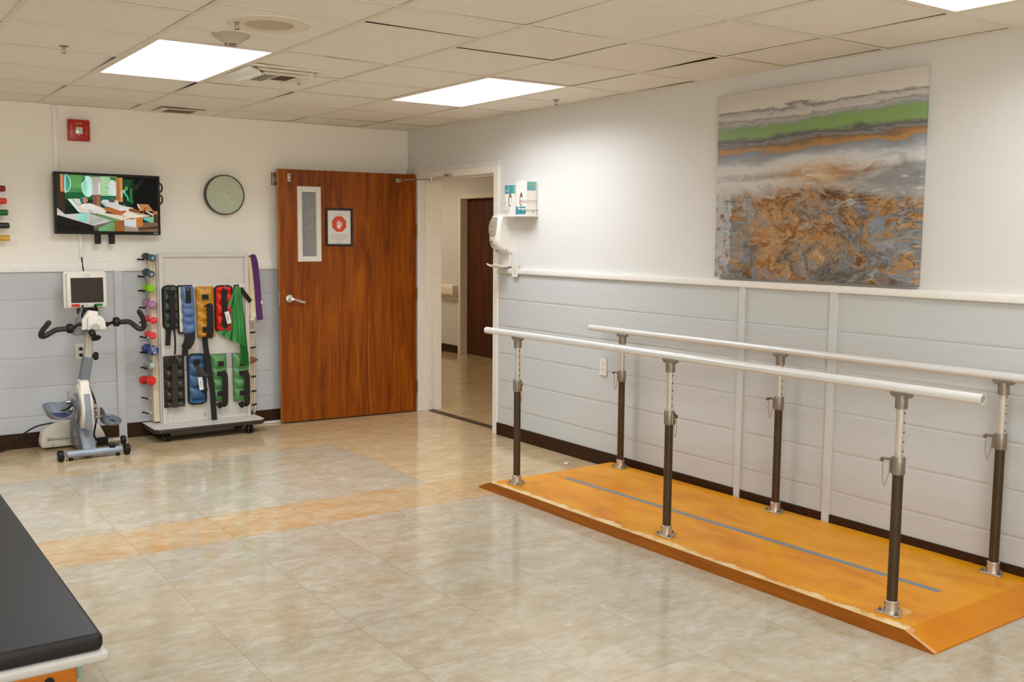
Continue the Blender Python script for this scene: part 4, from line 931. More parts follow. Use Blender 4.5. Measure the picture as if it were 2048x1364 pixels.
# arms: crank, collar, bent grip
def arm(name, pts, col_c, col_d, cr):
    g = G(); P = smooth_path(pts, 6); g.tube(P, .0175, 14); g.sphere(P[-1], .0175, n=12); a = obj('hand_grip', g, M['rubber'], t)
    g = G(); g.lathe([(.018, -.022), (.03, -.018), (.033, -.006), (.033, .012), (.027, .02), (.018, .022)], col_c, col_d, 20); obj('collar', g, M['black'], a)
    g = G(); g.tube(smooth_path(cr, 4), .010, 10); g.sphere(cr[-1], .017, n=12); obj('arm_crank', g, M['black'], t)
arm('l', [(-2.845, -.38, .862), (-2.885, -.38, .862), (-2.925, -.385, .857), (-2.965, -.40, .838), (-3.00, -.41, .822), (-3.022, -.425, .83), (-3.012, -.44, .865), (-2.977, -.46, .915)], V3((-2.832, -.38, .864)), X, [V3((-2.82, -.38, .866)), V3((-2.80, -.38, .872)), V3((-2.785, -.38, .886)), V3((-2.745, -.385, .889))])
arm('r', [(-2.51, -.38, .894), (-2.48, -.38, .895), (-2.442, -.38, .893), (-2.41, -.385, .868), (-2.385, -.395, .845), (-2.357, -.405, .845), (-2.352, -.42, .88), (-2.37, -.445, .93), (-2.393, -.46, .968)], V3((-2.529, -.38, .897)), X, [V3((-2.545, -.38, .897)), V3((-2.56, -.38, .893)), V3((-2.575, -.38, .886)), V3((-2.592, -.39, .884))])
# monitor
mc = V3((-2.69, -.245, 1.115)); MU = X; 
g = G(); g.prism(rrect(.252, .238, .012), mc+V3((0, .045, 0)), X, Z, -Y, .045, .004, 2); g.prism(rrect(.285, .262, .02), mc+V3((0, .05, 0)), X, Z, -Y, .022, .005, 2); mon = obj('monitor', g, M['cream_pl'], t)
g = G(); g.box((-2.79, -.2462, 1.028), (-2.577, -.2448, 1.202)); obj('display', g, M['lcd'], mon)
for xx, mt, tx in ((-2.762, 'red_btn', 'STOP'), (-2.612, 'green_btn', 'START')):
    g = G(); g.prism(rrect(.058, .019, .009), (xx, -.2445, 1.011), X, Z, -Y, .003, .0008); bt_ = obj('button', g, M[mt], mon)
    g = G(); g.text(tx, .011, (xx, -.2482, 1.011), X, Z); obj('lettering', g, M['dark_ink'], bt_)
g = G(); g.text('OmniCycle', .010, (-2.68, -.2452, 1.218), X, Z); obj('lettering', g, M['grey_ink'], mon)
g = G(); g.box((-2.695, -.2455, 1.009), (-2.683, -.2448, 1.013)); obj('printed_mark', g, M['grey_ink'], mon)
g = G(); g.tube(smooth_path([V3((-2.745, -.36, .93)), V3((-2.735, -.33, .97)), V3((-2.72, -.26, 1.01))], 4), .007, 8); g.tube(smooth_path([V3((-2.655, -.37, .945)), V3((-2.645, -.33, .98)), V3((-2.64, -.268, 1.005))], 4), .011, 8)
g.tube(smooth_path([V3((-2.755, -.35, .935)), V3((-2.72, -.36, .985)), V3((-2.69, -.36, .972)), V3((-2.65, -.36, .95))], 5), .005, 8)
g.box((-2.75, -.27, .945), (-2.64, -.2, .99), .006); obj('monitor_bracket', g, M['black'], t)
g = G(); g.tube([V3((-2.765, -.355, .90)), V3((-2.752, -.34, .965)), V3((-2.735, -.30, .995))], .011, 10); obj('monitor_arm', g, M['grey_met'], t)
g = G(); g.tube(smooth_path([V3((-2.732, -.33, .52)), V3((-2.71, -.34, .44)), V3((-2.68, -.35, .34)), V3((-2.672, -.33, .22)), V3((-2.68, -.28, .10)), V3((-2.655, -.26, .05)), V3((-2.62, -.25, .035))], 6), .006, 8); g.box((-2.66, -.275, .012), (-2.585, -.235, .068), .006); obj('cable', g, M['black'], t)
g = G(); pts = [V3((-2.84, -.11, .176)), V3((-2.92, -.10, .176)), V3((-3.0, -.09, .165)), V3((-3.06, -.08, .14)), V3((-3.13, -.07, .09)), V3((-3.2, -.07, .02)), V3((-3.3, -.1, .006))]; g.tube(smooth_path(pts, 6), .0055, 8); obj('power_cable', g, M['black'], t)

# ================================================================== EQUIPMENT RACK
RB = .105; PY = -.165                                     # base top, panel front
rk = thing('equipment_rack', 'white rolling equipment rack with pegs and hooks standing left of the door', 'rack', (-1.87, -.2, 0))
g = G(); bx0, bx1, by0, by1 = -2.285, -1.458, -.375, -.03
g.prism([(bx0, by1), (bx0, by0+.03), (bx0+.03, by0), (bx1-.03, by0), (bx1, by0+.03), (bx1, by1)], (0, 0, RB-.004), X, Y, Z, .004); g.mi = 1
g.prism([(bx0-.002, by1), (bx0-.002, by0+.03), (bx0+.03, by0-.002), (bx1-.03, by0-.002), (bx1+.002, by0+.03), (bx1+.002, by1)], (0, 0, RB-.036), X, Y, Z, .0318, .002); obj('base', g, [M['lam'], plain('edge_band', (48, 36, 26), .45)], rk)
for cx_, cy_ in ((-2.19, -.31), (-1.575, -.335), (-2.19, -.09), (-1.575, -.09)):
    g = G(); g.box((cx_-.02, cy_-.02, .058), (cx_+.02, cy_+.025, RB-.036), .004); cs = obj('caster', g, M['black'], rk)
    g = G()
    for dx in (-.016, .016): g.lathe([(0, -.009), (.026, -.009), (.031, -.004), (.031, .004), (.026, .009), (0, .009)], (cx_+dx, cy_-.01, .031), X, 22)
    obj('twin_wheel', g, M['black_gloss'], cs)
px0, px1, pz1 = -2.172, -1.500, 1.366
g = G(); g.box((px0, PY, RB), (px1, PY+.018, pz1)); obj('panel', g, M['lam'], rk)
g = G()
g.box((px0, PY-.016, RB), (px0+.03, PY, pz1), .002); g.box((px1-.03, PY-.016, RB), (px1, PY, pz1), .002); g.box((px0+.03, PY-.016, pz1-.026), (px1-.03, PY, pz1), .002); g.box((px0+.03, PY-.012, RB), (px1-.03, PY, RB+.02), .002)
obj('panel_frame', g, M['lam'], rk)
g = G(); g.box((-2.222, -.125, RB+.012), (-2.181, -.03, 1.362), .002); obj('side_column', g, M['maple'], rk)
g = G(); g.box((-2.1805, -.155, RB), (px0-.0005, -.09, 1.36)); obj('column_gap', g, M['lam'], rk)
g = G()
for i in range(5): x_ = -1.4985+i*.0135; g.box((x_, -.10+.004*(i % 2), RB), (x_+.0115, -.06, 1.352), .002)
obj('side_column', g, M['maple'], rk)
# bolts in the panel foot
for px, py in ((347.5, 834.5), (409, 829), (467.5, 824.5)):
    c = at(px, py, PY-.002); g = G(); g.lathe([(0, 0), (.010, 0), (.008, .005), (0, .007)], (c.x, PY, c.z), -Y, 14); obj('bolt', g, M['chrome'] if px == 409 else M['lam'], rk)
def zr_(py, px=400): return at(px, py, PY).z
g = G(); g.box((-2.14, PY-.008, zr_(577)), (-1.525, PY, zr_(569)), .001); obj('hook_rail', g, M['white_pl'], rk)
g = G(); g.box((-2.14, PY-.008, zr_(738)), (-1.525, PY, zr_(709)), .001); obj('hook_rail', g, plain('zinc_rail', (186, 184, 184), .4, .4), rk)
HOOKS = [(342, 577), (376, 577), (409, 578), (447, 576), (473, 576), (354, 716), (393, 714), (439, 713), (479, 711)]
for px, py in HOOKS:
    c = at(px, py, PY-.04); g = G(); g.tube([V3((c.x, PY-.004, c.z)), V3((c.x, PY-.055, c.z+.002)), V3((c.x, PY-.062, c.z+.010))], .0035, 8); obj('hook', g, M['chrome'], rk)
# side pegs with black tips
for py in (519, 553, 581.5, 615, 645, 674, 705, 735.5, 764, 796, 825.5):
    z_ = at(295, py, -.08).z
    for y_, x_ in ((-.10, -2.262), (-.05, -2.274)):
        g = G(); g.cyl((-2.222, y_, z_), (x_, y_, z_), .004, None, 10); pg = obj('peg', g, M['lam'], rk)
        g = G(); g.cyl((x_+.010, y_, z_), (x_-.016, y_, z_), .0062, None, 10); obj('peg_tip', g, M['black'], pg)
for py in (664, 694, 752, 781, 808):
    z_ = at(507, py, -.12).z
    for y_, x_ in ((-.16, -1.476), (-.135, -1.452)):
        g = G(); g.cyl((x_, -.098, z_), (x_, y_, z_), .004, None, 10); pg = obj('peg', g, M['maple'], rk)
        g = G(); g.cyl((x_-.010, y_, z_), (x_+.014, y_-.004, z_), .0065, None, 10); obj('peg_tip', g, M['black'], pg)
g = G(); c = at(498, 829, -.13); g.box((c.x-.03, -.14, RB), (c.x+.03, -.11, RB+.03), .004); obj('latch', g, M['black'], rk)
# ---- dumbbells
def dumbbell(near, far, rpx, c, kind, label, c2=None):
    A = at(near[0], near[1], -.175); B = at(far[0], far[1], -.045); d = (B-A).normalized(); R = rpx/268.
    L = (B-A).length
    if A.y - R < -.9: pass
    t = thing('dumbbell', label, 'dumbbell', A, group='dumbbells on the rack side pegs')
    mt = plain('dumbbell_vinyl', c, .3, var=.05); mt2 = plain('dumbbell_grip', c2, .4) if c2 else mt
    def head(o, dd, name='head'):
        g = G()
        if kind == 'hex':
            q = dd.to_track_quat('Z', 'Y').to_matrix(); g.prism(ngon(6, R, .3), o-dd*.028, q @ X, q @ Y, dd, .056, .006, 2)
        elif kind == 'ball': g.sphere(o, R, n=22)
        elif kind == 'drum': g.lathe([(0, -.024), (R*.7, -.024), (R, -.014), (R, .014), (R*.7, .024), (0, .024)], o, dd, 24)
        else: g.lathe([(0, -.02), (R*.85, -.02), (R, -.008), (R, .01), (R*.9, .018), (0, .02)], o, dd, 24)
        return obj('head', g, mt, t, 40)
    h1 = head(A, -d); h2 = head(B, d)
    g = G(); g.cyl(A, B, R*.45, None, 16); obj('grip', g, mt2, t)
    if kind == 'cap':
        for o, dd, hh in ((A, -d, h1),):
            g = G(); g.lathe([(0, .019), (R*.46, .0195), (R*.44, .0225), (0, .0235)], o, dd, 18); obj('end_cap', g, M['nickel'], hh)
        g = G(); g.lathe([(R*.5, -.03), (R*1.02, -.03), (R*1.05, .0), (R*1.02, .03), (R*.5, .03)], A.lerp(B, .72), d, 24); obj('sleeve', g, plain('sleeve_green', (40, 58, 50), .6), t)
    if kind == 'hex':
        q = (-d); n_ = q; u_ = n_.cross(Z).normalized()*-1; v_ = n_.cross(u_)*-1
        if v_.z < 0: v_ = -v_
        u_ = v_.cross(n_).normalized()
        r2 = Matrix.Rotation(math.radians(-75), 3, n_); g = G(); g.text('DX', .038, A+n_*.0285, r2 @ u_, r2 @ v_, .0006); obj('lettering', g, M['paper'], h1)
        g = G()
        for sgn in (-1, 1): g.sphere(A+v_*(R*.82)+u_*sgn*.013+n_*.012, .005, n=10)
        obj('glint_bead', g, M['paper'], h1)  # white beads imitate glints on the hex head
    return t
dumbbell((303.5, 516), (291, 512.5), 6.9, (36, 86, 108), 'cap', 'blue dumbbell with metal end cap, topmost on rack left side, dark sleeve', (30, 40, 38))
dumbbell((302, 548), (292, 544), 6.9, (36, 84, 104), 'cap', 'blue dumbbell with metal end cap, second from top of rack side', (26, 28, 26))
dumbbell((301.4, 577), (292.5, 575.8), 7.8, (136, 196, 20), 'drum', 'lime green dumbbell on the left side of the rack')
dumbbell((304.3, 610), (294, 605), 8.8, (170, 122, 150), 'ball', 'mauve dumbbell with round heads on the left side of the rack')
dumbbell((307.3, 641), (295.5, 637.6), 6.8, (236, 52, 62), 'ball', 'upper coral red dumbbell, directly below the mauve dumbbell')
dumbbell((305.2, 671), (296, 668), 6.8, (232, 66, 66), 'drum', 'lower coral red dumbbell, directly above the blue hexagonal one')
dumbbell((306, 701), (294.5, 697.5), 10.5, (26, 56, 118), 'hex', 'dark blue hexagonal dumbbell with white lettering on its end')
dumbbell((304.6, 732), (295.5, 727), 7.4, (168, 180, 172), 'ball', 'pale grey dumbbell below the blue hexagonal one')
dumbbell((302.3, 761.5), (288.5, 760), 8.6, (218, 36, 24), 'drum', 'bright red dumbbell, lowest on the left side of the rack')
# ---- ankle weights hanging from the hooks
def cuff(label, x0, x1, y0, y1, rows, cols, mat, rnd=0, t_=.04, piping=None, lean=0, y=PY-.012, rowpos=None, name='ankle_weight'):
    a, b = at(x0, y0, y-.02), at(x1, y1, y-.02); w_, h_ = b.x-a.x, a.z-b.z; cx = (a.x+b.x)/2; zt = a.z
    th = thing(name, label, 'ankle weight', (cx, y, zt-h_), group='ankle weights hanging on the rack')
    def half(v):
        if rnd <= 0: return w_/2
        d = min(v, 1-v)*h_
        return w_/2 if d >= rnd else w_/2-rnd+math.sqrt(max(0, rnd*rnd-(rnd-d)**2))
    edges = rowpos or [i/rows for i in range(rows+1)]
    def fn(u, v):
        hw = half(v); xx = (u*2-1)*hw
        r = 0
        for e0, e1 in zip(edges, edges[1:]):
            if e0 <= v <= e1: r = math.sin(PI*(v-e0)/(e1-e0))
        cc = abs(math.sin(PI*u*cols)); rim = min(1, min(u, 1-u)*9)
        dd = .010 + t_*.9*(max(0, r)**.55)*(cc**.5)*rim*(.8+.2*rim)
        return V3((cx+xx+lean*v*h_, y-dd, zt-v*h_))
    g = G(); nv = max(30, rows*9); g.surf(fn, cols*12, nv)
    g.surf(lambda u, v: V3((cx+(u*2-1)*half(v)+lean*v*h_, y, zt-v*h_)), cols*12, nv); bmesh.ops.remove_doubles(g.bm, verts=g.bm.verts, dist=.0002)
    # close the rim
    bmesh.ops.holes_fill(g.bm, edges=[e for e in g.bm.edges if e.is_boundary], sides=0)
    be = [e for e in g.bm.edges if e.is_boundary]
    if be: bmesh.ops.bridge_loops(g.bm, edges=be)
    bmesh.ops.recalc_face_normals(g.bm, faces=g.bm.faces)
    obj('pouch', g, mat, th, 50)
    if piping:
        pts = [V3((cx+half(v/40)+lean*v/40*h_, y-.010, zt-v/40*h_)) for v in range(41)] + [V3((cx-half(v/40)+lean*v/40*h_, y-.010, zt-v/40*h_)) for v in range(40, -1, -1)]
        g = G(); g.tube(pts, .0075, 8, closed=True); obj('piping', g, piping, th)
    return th, (lambda px, py, dy=0: at(px, py, y-t_-.008-dy))
def strap(th, pts, w, mat=None, name='strap', wd=X, t_=.004):
    g = G(); g.ribbon(smooth_path(pts, 5), wd, w, t_); return obj(name, g, mat or M['blackfab'], th)
def patch(th, c, w, h, mat, name='patch', rz=0, d=.002):
    u = V3((math.cos(rz), 0, math.sin(rz))); v = V3((-math.sin(rz), 0, math.cos(rz))); g = G(); g.prism([(-w/2, -h/2), (w/2, -h/2), (w/2, h/2), (-w/2, h/2)], c, u, v, -Y, d); return obj(name, g, mat, th)
def grommet(th, c):
    g = G(); g.tube([c+V3((.007*math.cos(2*PI*i/14), 0, .007*math.sin(2*PI*i/14))) for i in range(14)], .0028, 6, closed=True); obj('grommet', g, M['chrome'], th)
PX = 1/268.
vin = lambda n, c: plain(n, c, .36, var=.08, scale=12, bump=.05, bscale=160)
# white cuff behind the blue one
th, q = cuff('white cuff half hidden behind the blue ankle weight', 356, 387, 572.5, 665, 4, 1, vin('white_vinyl', (216, 206, 188)), .0, .012, M['black'], y=PY-.010)
th, q = cuff('dark green ankle weight with black edging, upper row far left', 325.5, 358, 572.5, 657, 5, 2, vin('dark_green_vinyl', (58, 66, 58)), .03, .038, M['black'], rowpos=[0, .14, .36, .6, .84, 1])
strap(th, [q(342, 583, .004), q(344, 600, .002), q(346, 630, .002), q(346, 652, .0), q(345, 660, -.01)], 11*PX)
patch(th, q(342.5, 585, .006), 13*PX, 8*PX, M['black'], 'buckle', 0, .006)
strap(th, [q(338, 650, -.028), q(337, 668, -.026), q(335.5, 691, -.026)], 9.5*PX, name='strap_tail')
strap(th, [q(348, 655, -.02), q(350, 675, -.02), q(350.5, 695, -.02), q(349.5, 709, -.02)], 3.5*PX, name='strap_tail')
grommet(th, q(343, 578, -.01))
th, q = cuff('blue ankle weight with short black top strap, second in upper row', 362.5, 389.5, 573, 667, 6, 1, vin('blue_vinyl', (88, 116, 160)), 0, .03, None, lean=.03, y=PY-.028, rowpos=[0, .33, .47, .63, .79, 1])
patch(th, q(376.5, 590, -.002), 10*PX, 30*PX, M['blackfab'], 'top_strap', .0, .003); grommet(th, q(376, 579, .004))
strap(th, [q(378, 664, -.02), q(380, 675, -.012), q(376, 688, -.006), q(371, 697, -.012), q(370, 712, -.02)], [20*PX]*10+[18*PX]*5+[12*PX]*6, name='strap_tail', wd=V3((1, -.25, 0)))
th, q = cuff('gold ankle weight with long black strap, third in upper row', 392, 429, 573, 674, 5, 1, vin('gold_vinyl', (196, 138, 36)), 0, .04, None, lean=.02, rowpos=[0, .3, .5, .68, .88, 1])
grommet(th, q(409.5, 578.5, -.015)); patch(th, q(410.5, 594, .002), 13*PX, 10*PX, M['blackfab'], 'hook_patch', -.03)
strap(th, [q(407, 612, .004), q(418, 611, .012), q(420, 622, .014), q(420.5, 645, .014), q(420.5, 665, .012), q(418, 676, .004)], [8*PX]*5+[13*PX]*21, name='loop_strap', wd=V3((1, 0, .15)))
patch(th, q(411, 659, .002), 12*PX, 10*PX, M['blackfab'], 'hook_patch', -.03)
strap(th, [q(409, 668, -.03), q(411, 690, -.02), q(415.5, 722, -.004), q(420, 752, .0), q(424.5, 780, .0), q(427, 815, .0), q(429.5, 845, -.01)], [11*PX]*8+[12*PX]*8+[11*PX]*15, name='strap_tail', wd=V3((1, 0, .1)))
th, q = cuff('red ankle weight with black edging and white tag, upper row', 430.5, 466, 572.5, 661, 4, 2, vin('red_vinyl', (216, 34, 20)), .025, .034, M['black'], rowpos=[0, .13, .38, .64, .9, 1])
strap(th, [q(449, 579, .0), q(449, 592, .004), q(449.5, 612, .006), q(451, 630, .004), q(449, 648, .002), q(455, 652, .0)], 11*PX)
patch(th, q(456, 635, .008), 9*PX, 25*PX, M['paper'], 'care_tag', .22); g = G(); g.tube([q(454.5, 630, .0115), q(457.5, 642, .0115)], .0016, 5); obj('tag_print', g, M['dark_ink'], th); grommet(th, q(449, 575, -.01))
th, q = cuff('black brown ankle weight with ten pockets, lower row far left', 326.5, 371.5, 713, 813, 5, 2, vin('black_vinyl_cuff', (50, 43, 36)), 0, .042, None, lean=.0, rowpos=[0, .24, .45, .66, .87, 1])
strap(th, [q(349, 727, .006), q(349.5, 745, .006), q(350, 770, .005), q(350, 795, .004), q(350.5, 815, .0)], 11*PX, fabric('brown_webbing', (52, 44, 34))); patch(th, q(345, 722, .004), 20*PX, 9*PX, M['blackfab'], 'buckle'); grommet(th, q(355, 716, -.02))
th, q = cuff('navy blue ankle weight with black edging and white tag, lower row', 376, 413, 710, 806, 4, 1, vin('navy_vinyl', (48, 86, 124)), .03, .034, M['black'], rowpos=[0, .18, .42, .67, .92, 1])
patch(th, q(393, 724, .004), 12*PX, 11*PX, M['black'], 'buckle', 0, .006); strap(th, [q(393, 728, .004), q(399, 740, .006), q(407, 747, .008), q(416, 751, .01)], [9*PX]*6+[13*PX]*5+[7*PX]*5, fabric('grey_webbing', (58, 50, 42)), wd=V3((.7, 0, .7)))
patch(th, q(401.5, 767, .006), 8.5*PX, 26*PX, M['paper'], 'care_tag', .12); g = G(); g.tube([q(401, 762, .0095), q(403, 773, .0095)], .0016, 5); obj('tag_print', g, M['dark_ink'], th); grommet(th, q(392.5, 714.5, -.01))
strap(th, [q(409, 785, -.004), q(410, 778, .004), q(407, 770, .0)], 10*PX)
for lb, x0, y0, dx in (('left of the two green ankle weights in the lower row', 422, 709, 0), ('right of the two green ankle weights, partly behind green band', 466, 708, 0)):
    th, q = cuff(lb, x0, x0+33.5, y0, y0+92, 4, 1, vin('green_vinyl', (84, 140, 78)), 0, .034, None, lean=.014, rowpos=[0, .3, .52, .74, .97, 1])
    grommet(th, q(x0+17.5, y0+4.5, -.015)); patch(th, q(x0+20, y0+18.5, .0), 12*PX, 10*PX, M['blackfab'], 'hook_patch'); patch(th, q(x0+19, y0+38, .002), 14*PX, 10*PX, M['blackfab'], 'hook_patch')
    patch(th, q(x0+19, y0+78, .002), 12*PX, 10*PX, M['blackfab'], 'hook_patch')
    strap(th, [q(x0+22, y0+35, .008), q(x0+27.5, y0+42, .012), q(x0+28.5, y0+62, .014), q(x0+28.5, y0+82, .014), q(x0+28, y0+98, .010), q(x0+20, y0+103, .002), q(x0+15, y0+96, -.006)], [12*PX]*31, name='loop_strap', wd=V3((1, 0, .2)))
# ---- green resistance band draped over its hook
a = at(473, 576, PY-.05)
t = thing('resistance_band', 'sheer green resistance band bunched over a hook on the rack', 'resistance band', a)
gm = NT('green_latex'); nz = gm.noise(gm.coord(scale=(20, 20, 2)), 3, 4, .6); gm.out(gm.ramp(nz, [(.35, lin((24, 112, 44))), (.65, lin((70, 158, 80)))]), .35, **{'Subsurface Weight': .15})
def drape(corners, nf, amp, y0, y1):
    "fan from the hook to a lower edge given left and right pixel"
    (tl, tr, bl, br) = corners
    def fn(u, v):
        px = (tl[0]*(1-u)+tr[0]*u)*(1-v) + (bl[0]*(1-u)+br[0]*u)*v; py = (tl[1]*(1-u)+tr[1]*u)*(1-v)+(bl[1]*(1-u)+br[1]*u)*v
        p = at(px, py, y0+(y1-y0)*v); p.y += amp*math.sin(u*nf*2*PI+v*1.3)*(.3+.7*v); return p
    g = G(); g.surf(fn, 40, 24, (0, .0012, 0)); return g
obj('fold', drape(((468, 577), (476, 577), (433, 664), (466, 684)), 2.0, .006, PY-.055, PY-.030), gm.m, t, 60)
obj('fold', drape(((469, 575), (481, 577), (466, 681), (493, 694)), 3.0, .009, PY-.065, PY-.085), gm.m, t, 60)
obj('fold', drape(((476, 590), (483, 585), (482, 728), (498, 731)), 2.5, .008, PY-.06, PY-.075), plain('green_latex_dense', (20, 104, 34), .35), t, 60)
g = G(); g.sphere(a+V3((0, .0, .002)), .016, (1, .8, 1.0), 14); obj('knot', g, gm.m, t)
t2 = thing('black_strap', 'short black strap on a corner hook of the rack above the green band', 'strap', at(482, 578, PY-.03))
g = G(); g.ribbon(smooth_path([at(480, 577, PY-.03), at(487, 585, PY-.035), at(494, 594, PY-.03), at(501, 603, PY-.02)], 4), V3((.6, 0, .75)), 9*PX, .004); obj('webbing', g, M['blackfab'], t2)
g = G(); g.prism([(-.02, -.018), (.02, -.018), (.02, .018), (-.02, .018)], at(472.5, 574, PY-.012), X, Z, -Y, .003); obj('end_patch', g, M['blackfab'], t2)
# ---- belts hung at the right side
t = thing('gait_belt', 'beige canvas gait belts with buckles hanging on right side of rack', 'belt', at(500, 520, -.17))
bg = fabric('beige_canvas', (244, 218, 178))
for off, pts in ((0, [(497, 513), (501, 530), (505, 560), (507, 590), (507, 620), (504, 641)]), (.02, [(495, 515), (497, 545), (498, 590), (498, 632)])):
    g = G(); g.ribbon(smooth_path([at(x_, y_, -.175+off) for x_, y_ in pts], 5), V3((.95, -.3, 0)), .034 if off == 0 else .04, .005); obj('webbing', g, bg if off == 0 else fabric('tan_canvas', (236, 208, 166)), t)
for px, py, rr in ((500, 645, 0), (507, 642, 1), (513, 644, 2)):
    c = at(px, py, -.165-rr*.008); g = G(); g.tube([c+V3((.022*math.cos(2*PI*i/16), .006*math.sin(2*PI*i/16), .008*math.sin(2*PI*i/16))) for i in range(16)], .0035, 6, closed=True); obj('buckle', g, M['steel'], t)
g = G(); c = at(508, 629, -.185); g.prism([(-.014, -.02), (.014, -.02), (.014, .02), (-.014, .02)], c, X, Z, -Y, .003); obj('care_tag', g, M['paper'], t)
t = thing('purple_belt', 'long purple strap hanging over the top right corner of the rack', 'belt', at(505, 514, -.19))
g = G(); pts = [(499, 512.5), (505, 513), (509, 522), (512, 545), (515, 575), (517, 605), (520, 640)]
g.ribbon(smooth_path([at(x_, y_, -.195) for x_, y_ in pts], 6), V3((1, .15, .05)), [.03]*6+[.05]*6+[.052]*25, .004); obj('webbing', g, fabric('purple_canvas', (84, 34, 96)), t)
g = G(); c = at(522.5, 604, -.19); g.box(c-V3((.012, .004, .018)), c+V3((.010, .002, .012)), .002); obj('care_tag', g, M['paper'], t)
c = at(505, 720, -.15)
g = G(); g.lathe([(.0, -.06), (.024, -.05), (.028, -.01), (.018, .02), (0, .048)], c, X, 18); single('leather_pouch', g, plain('brown_leather', (132, 78, 36), .5, var=.15), 'brown pointed leather pouch poking out at right side of the rack', 'pouch', loc=c)

# ================================================================== RIGHT WALL
# painting
W_, H_ = 1.268, 1.008
cP = V3((-.021, -4.272, 1.793))
pt = thing('canvas_painting', 'large abstract canvas with green band and rust and slate swirls', 'painting', cP)
g = G(); g.box((cP.x-.019, cP.y-W_/2, cP.z-H_/2), (cP.x+.019, cP.y+W_/2, cP.z+H_/2), .003, 2); obj('canvas', g, m_painting(W_, H_), pt)
# glove box holder
gx, y0_, y1_, z0_ = -.108, -1.612, -1.892, 1.66
t = thing('glove_box_holder', 'white wire wall holder carrying glove boxes right of the doorway', 'holder', (0, -1.75, z0_))
g = G(); g.box((-.112, y1_-.006, z0_-.010), (0, y0_+.006, z0_-.002), .002); obj('shelf', g, M['white_pl'], t)
g = G(); g.box((-.006, y1_, z0_-.002), (0, y0_, z0_+.22), .002); obj('back_plate', g, M['white_pl'], t)
g = G()
for za in (.044, .108):
    for yy in ((y0_, y0_-.062), (y1_+.075, y1_)):
        g.tube([V3((-.002, yy[0]+(.004 if yy[0] == y0_ else 0), z0_+za)) if yy[0] == y0_ else V3((gx-.006, yy[0], z0_+za)), V3((gx-.006, yy[0], z0_+za)), V3((gx-.006, yy[1], z0_+za)), V3((-.002, yy[1], z0_+za)) if yy[1] == y1_ else V3((gx-.006, yy[1], z0_+za))], .0035, 8)
for yy in (y0_-.062, y1_+.075): g.tube([V3((gx-.006, yy, z0_+.044)), V3((gx-.006, yy, z0_+.108))], .0035, 8)
obj('wire_guard', g, M['white_pl'], t)
teal = NT('teal_print'); nz = teal.noise(teal.coord(scale=(1, 60, 2)), 1, 3, .6); teal.out(teal.ramp(nz, [(.35, lin((40, 126, 150))), (.55, lin((76, 150, 156))), (.7, lin((160, 196, 170)))]), .45)
for i, (ya, yb, top, lab) in enumerate(((-1.618, -1.749, True, 'left glove box with teal top band in the wire holder'), (-1.755, -1.886, False, 'right glove box with torn opening and teal lower corner in the wire holder'))):
    bx = thing('glove_box', lab, 'glove box', (-.055, (ya+yb)/2, z0_), group='glove boxes in the wall holder')
    hh = (.222, .24)[i]
    g = G(); g.box((-.098, yb+.001, z0_-.0015), (-.010, ya-.001, z0_+hh), .002); obj('carton', g, M['paper'], bx)
    g = G()
    if top: g.box((-.0985, yb+.0015, z0_+hh-.066), (-.0095, ya-.0015, z0_+hh-.004))
    else: g.box((-.0985, yb+.006, z0_+.006), (-.09, ya-.0015, z0_+.062))
    obj('printed_band', g, teal.m, bx)
    if not top: g = G(); g.box((-.092, yb+.0004, z0_+hh-.066), (-.018, yb+.0012, z0_+hh-.004)); obj('printed_band', g, teal.m, bx)
    op = [(.019*math.cos(2*PI*k_/20)*(1-.25*max(0, math.sin(2*PI*k_/20))), .048*math.sin(2*PI*k_/20)) for k_ in range(20)]
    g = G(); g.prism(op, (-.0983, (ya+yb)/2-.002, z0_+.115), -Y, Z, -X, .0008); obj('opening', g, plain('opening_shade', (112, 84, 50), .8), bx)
    g = G(); g.surf(lambda u, v: V3((-.100-.006*math.sin(PI*u), (ya+yb)/2-.006+(u-.5)*.022, z0_+.074+v*.05+.01*u)), 6, 5, (.001, 0, 0)); obj('glove_tip', g, M['paper'], bx)
    g = G(); g.prism([(-.008, -.006), (.008, -.006), (.008, .008), (.003, .008), (.003, .0), (-.008, .0)], (-.0988, (ya+yb)/2+(.04 if top else -.03), z0_+(hh-.042 if top else .036)), -Y, Z, -X, .0006); obj('printed_mark', g, M['paper'], bx)
    if not top: g = G(); g.box((-.045, yb+.0002, z0_+.022), (-.035, yb+.0012, z0_+.03)); obj('printed_mark', g, M['dark_ink'], bx)
# soap dispenser
dy, dw = -1.515, .135
t = thing('soap_dispenser', 'white automatic hand sanitizer dispenser with drip tray beside the doorway', 'dispenser', (0, dy, 1.29))
prof = [(0, 1.672), (.07, 1.676), (.108, 1.660), (.128, 1.615), (.137, 1.55), (.134, 1.48), (.118, 1.43), (.088, 1.405), (.06, 1.412), (.03, 1.385), (0, 1.38)]
g = G()
b = bmesh.new(); N_ = 9; rings = []
for i in range(N_):
    f = i/(N_-1)*2-1; sc = 1-.16*abs(f)**4
    rings.append([b.verts.new((-p*(sc if p > 0 else 1), dy-f*dw/2, 1.535+(z_-1.535)*(1-.06*abs(f)**4))) for p, z_ in prof])
for a_, c_ in zip(rings, rings[1:]):
    for j in range(len(prof)-1): b.faces.new((a_[j], a_[j+1], c_[j+1], c_[j]))
b.faces.new(rings[0]); b.faces.new(rings[-1][::-1]); bmesh.ops.recalc_face_normals(b, faces=b.faces); g.add(b)
obj('cover', g, M['white_pl'], t, 45)
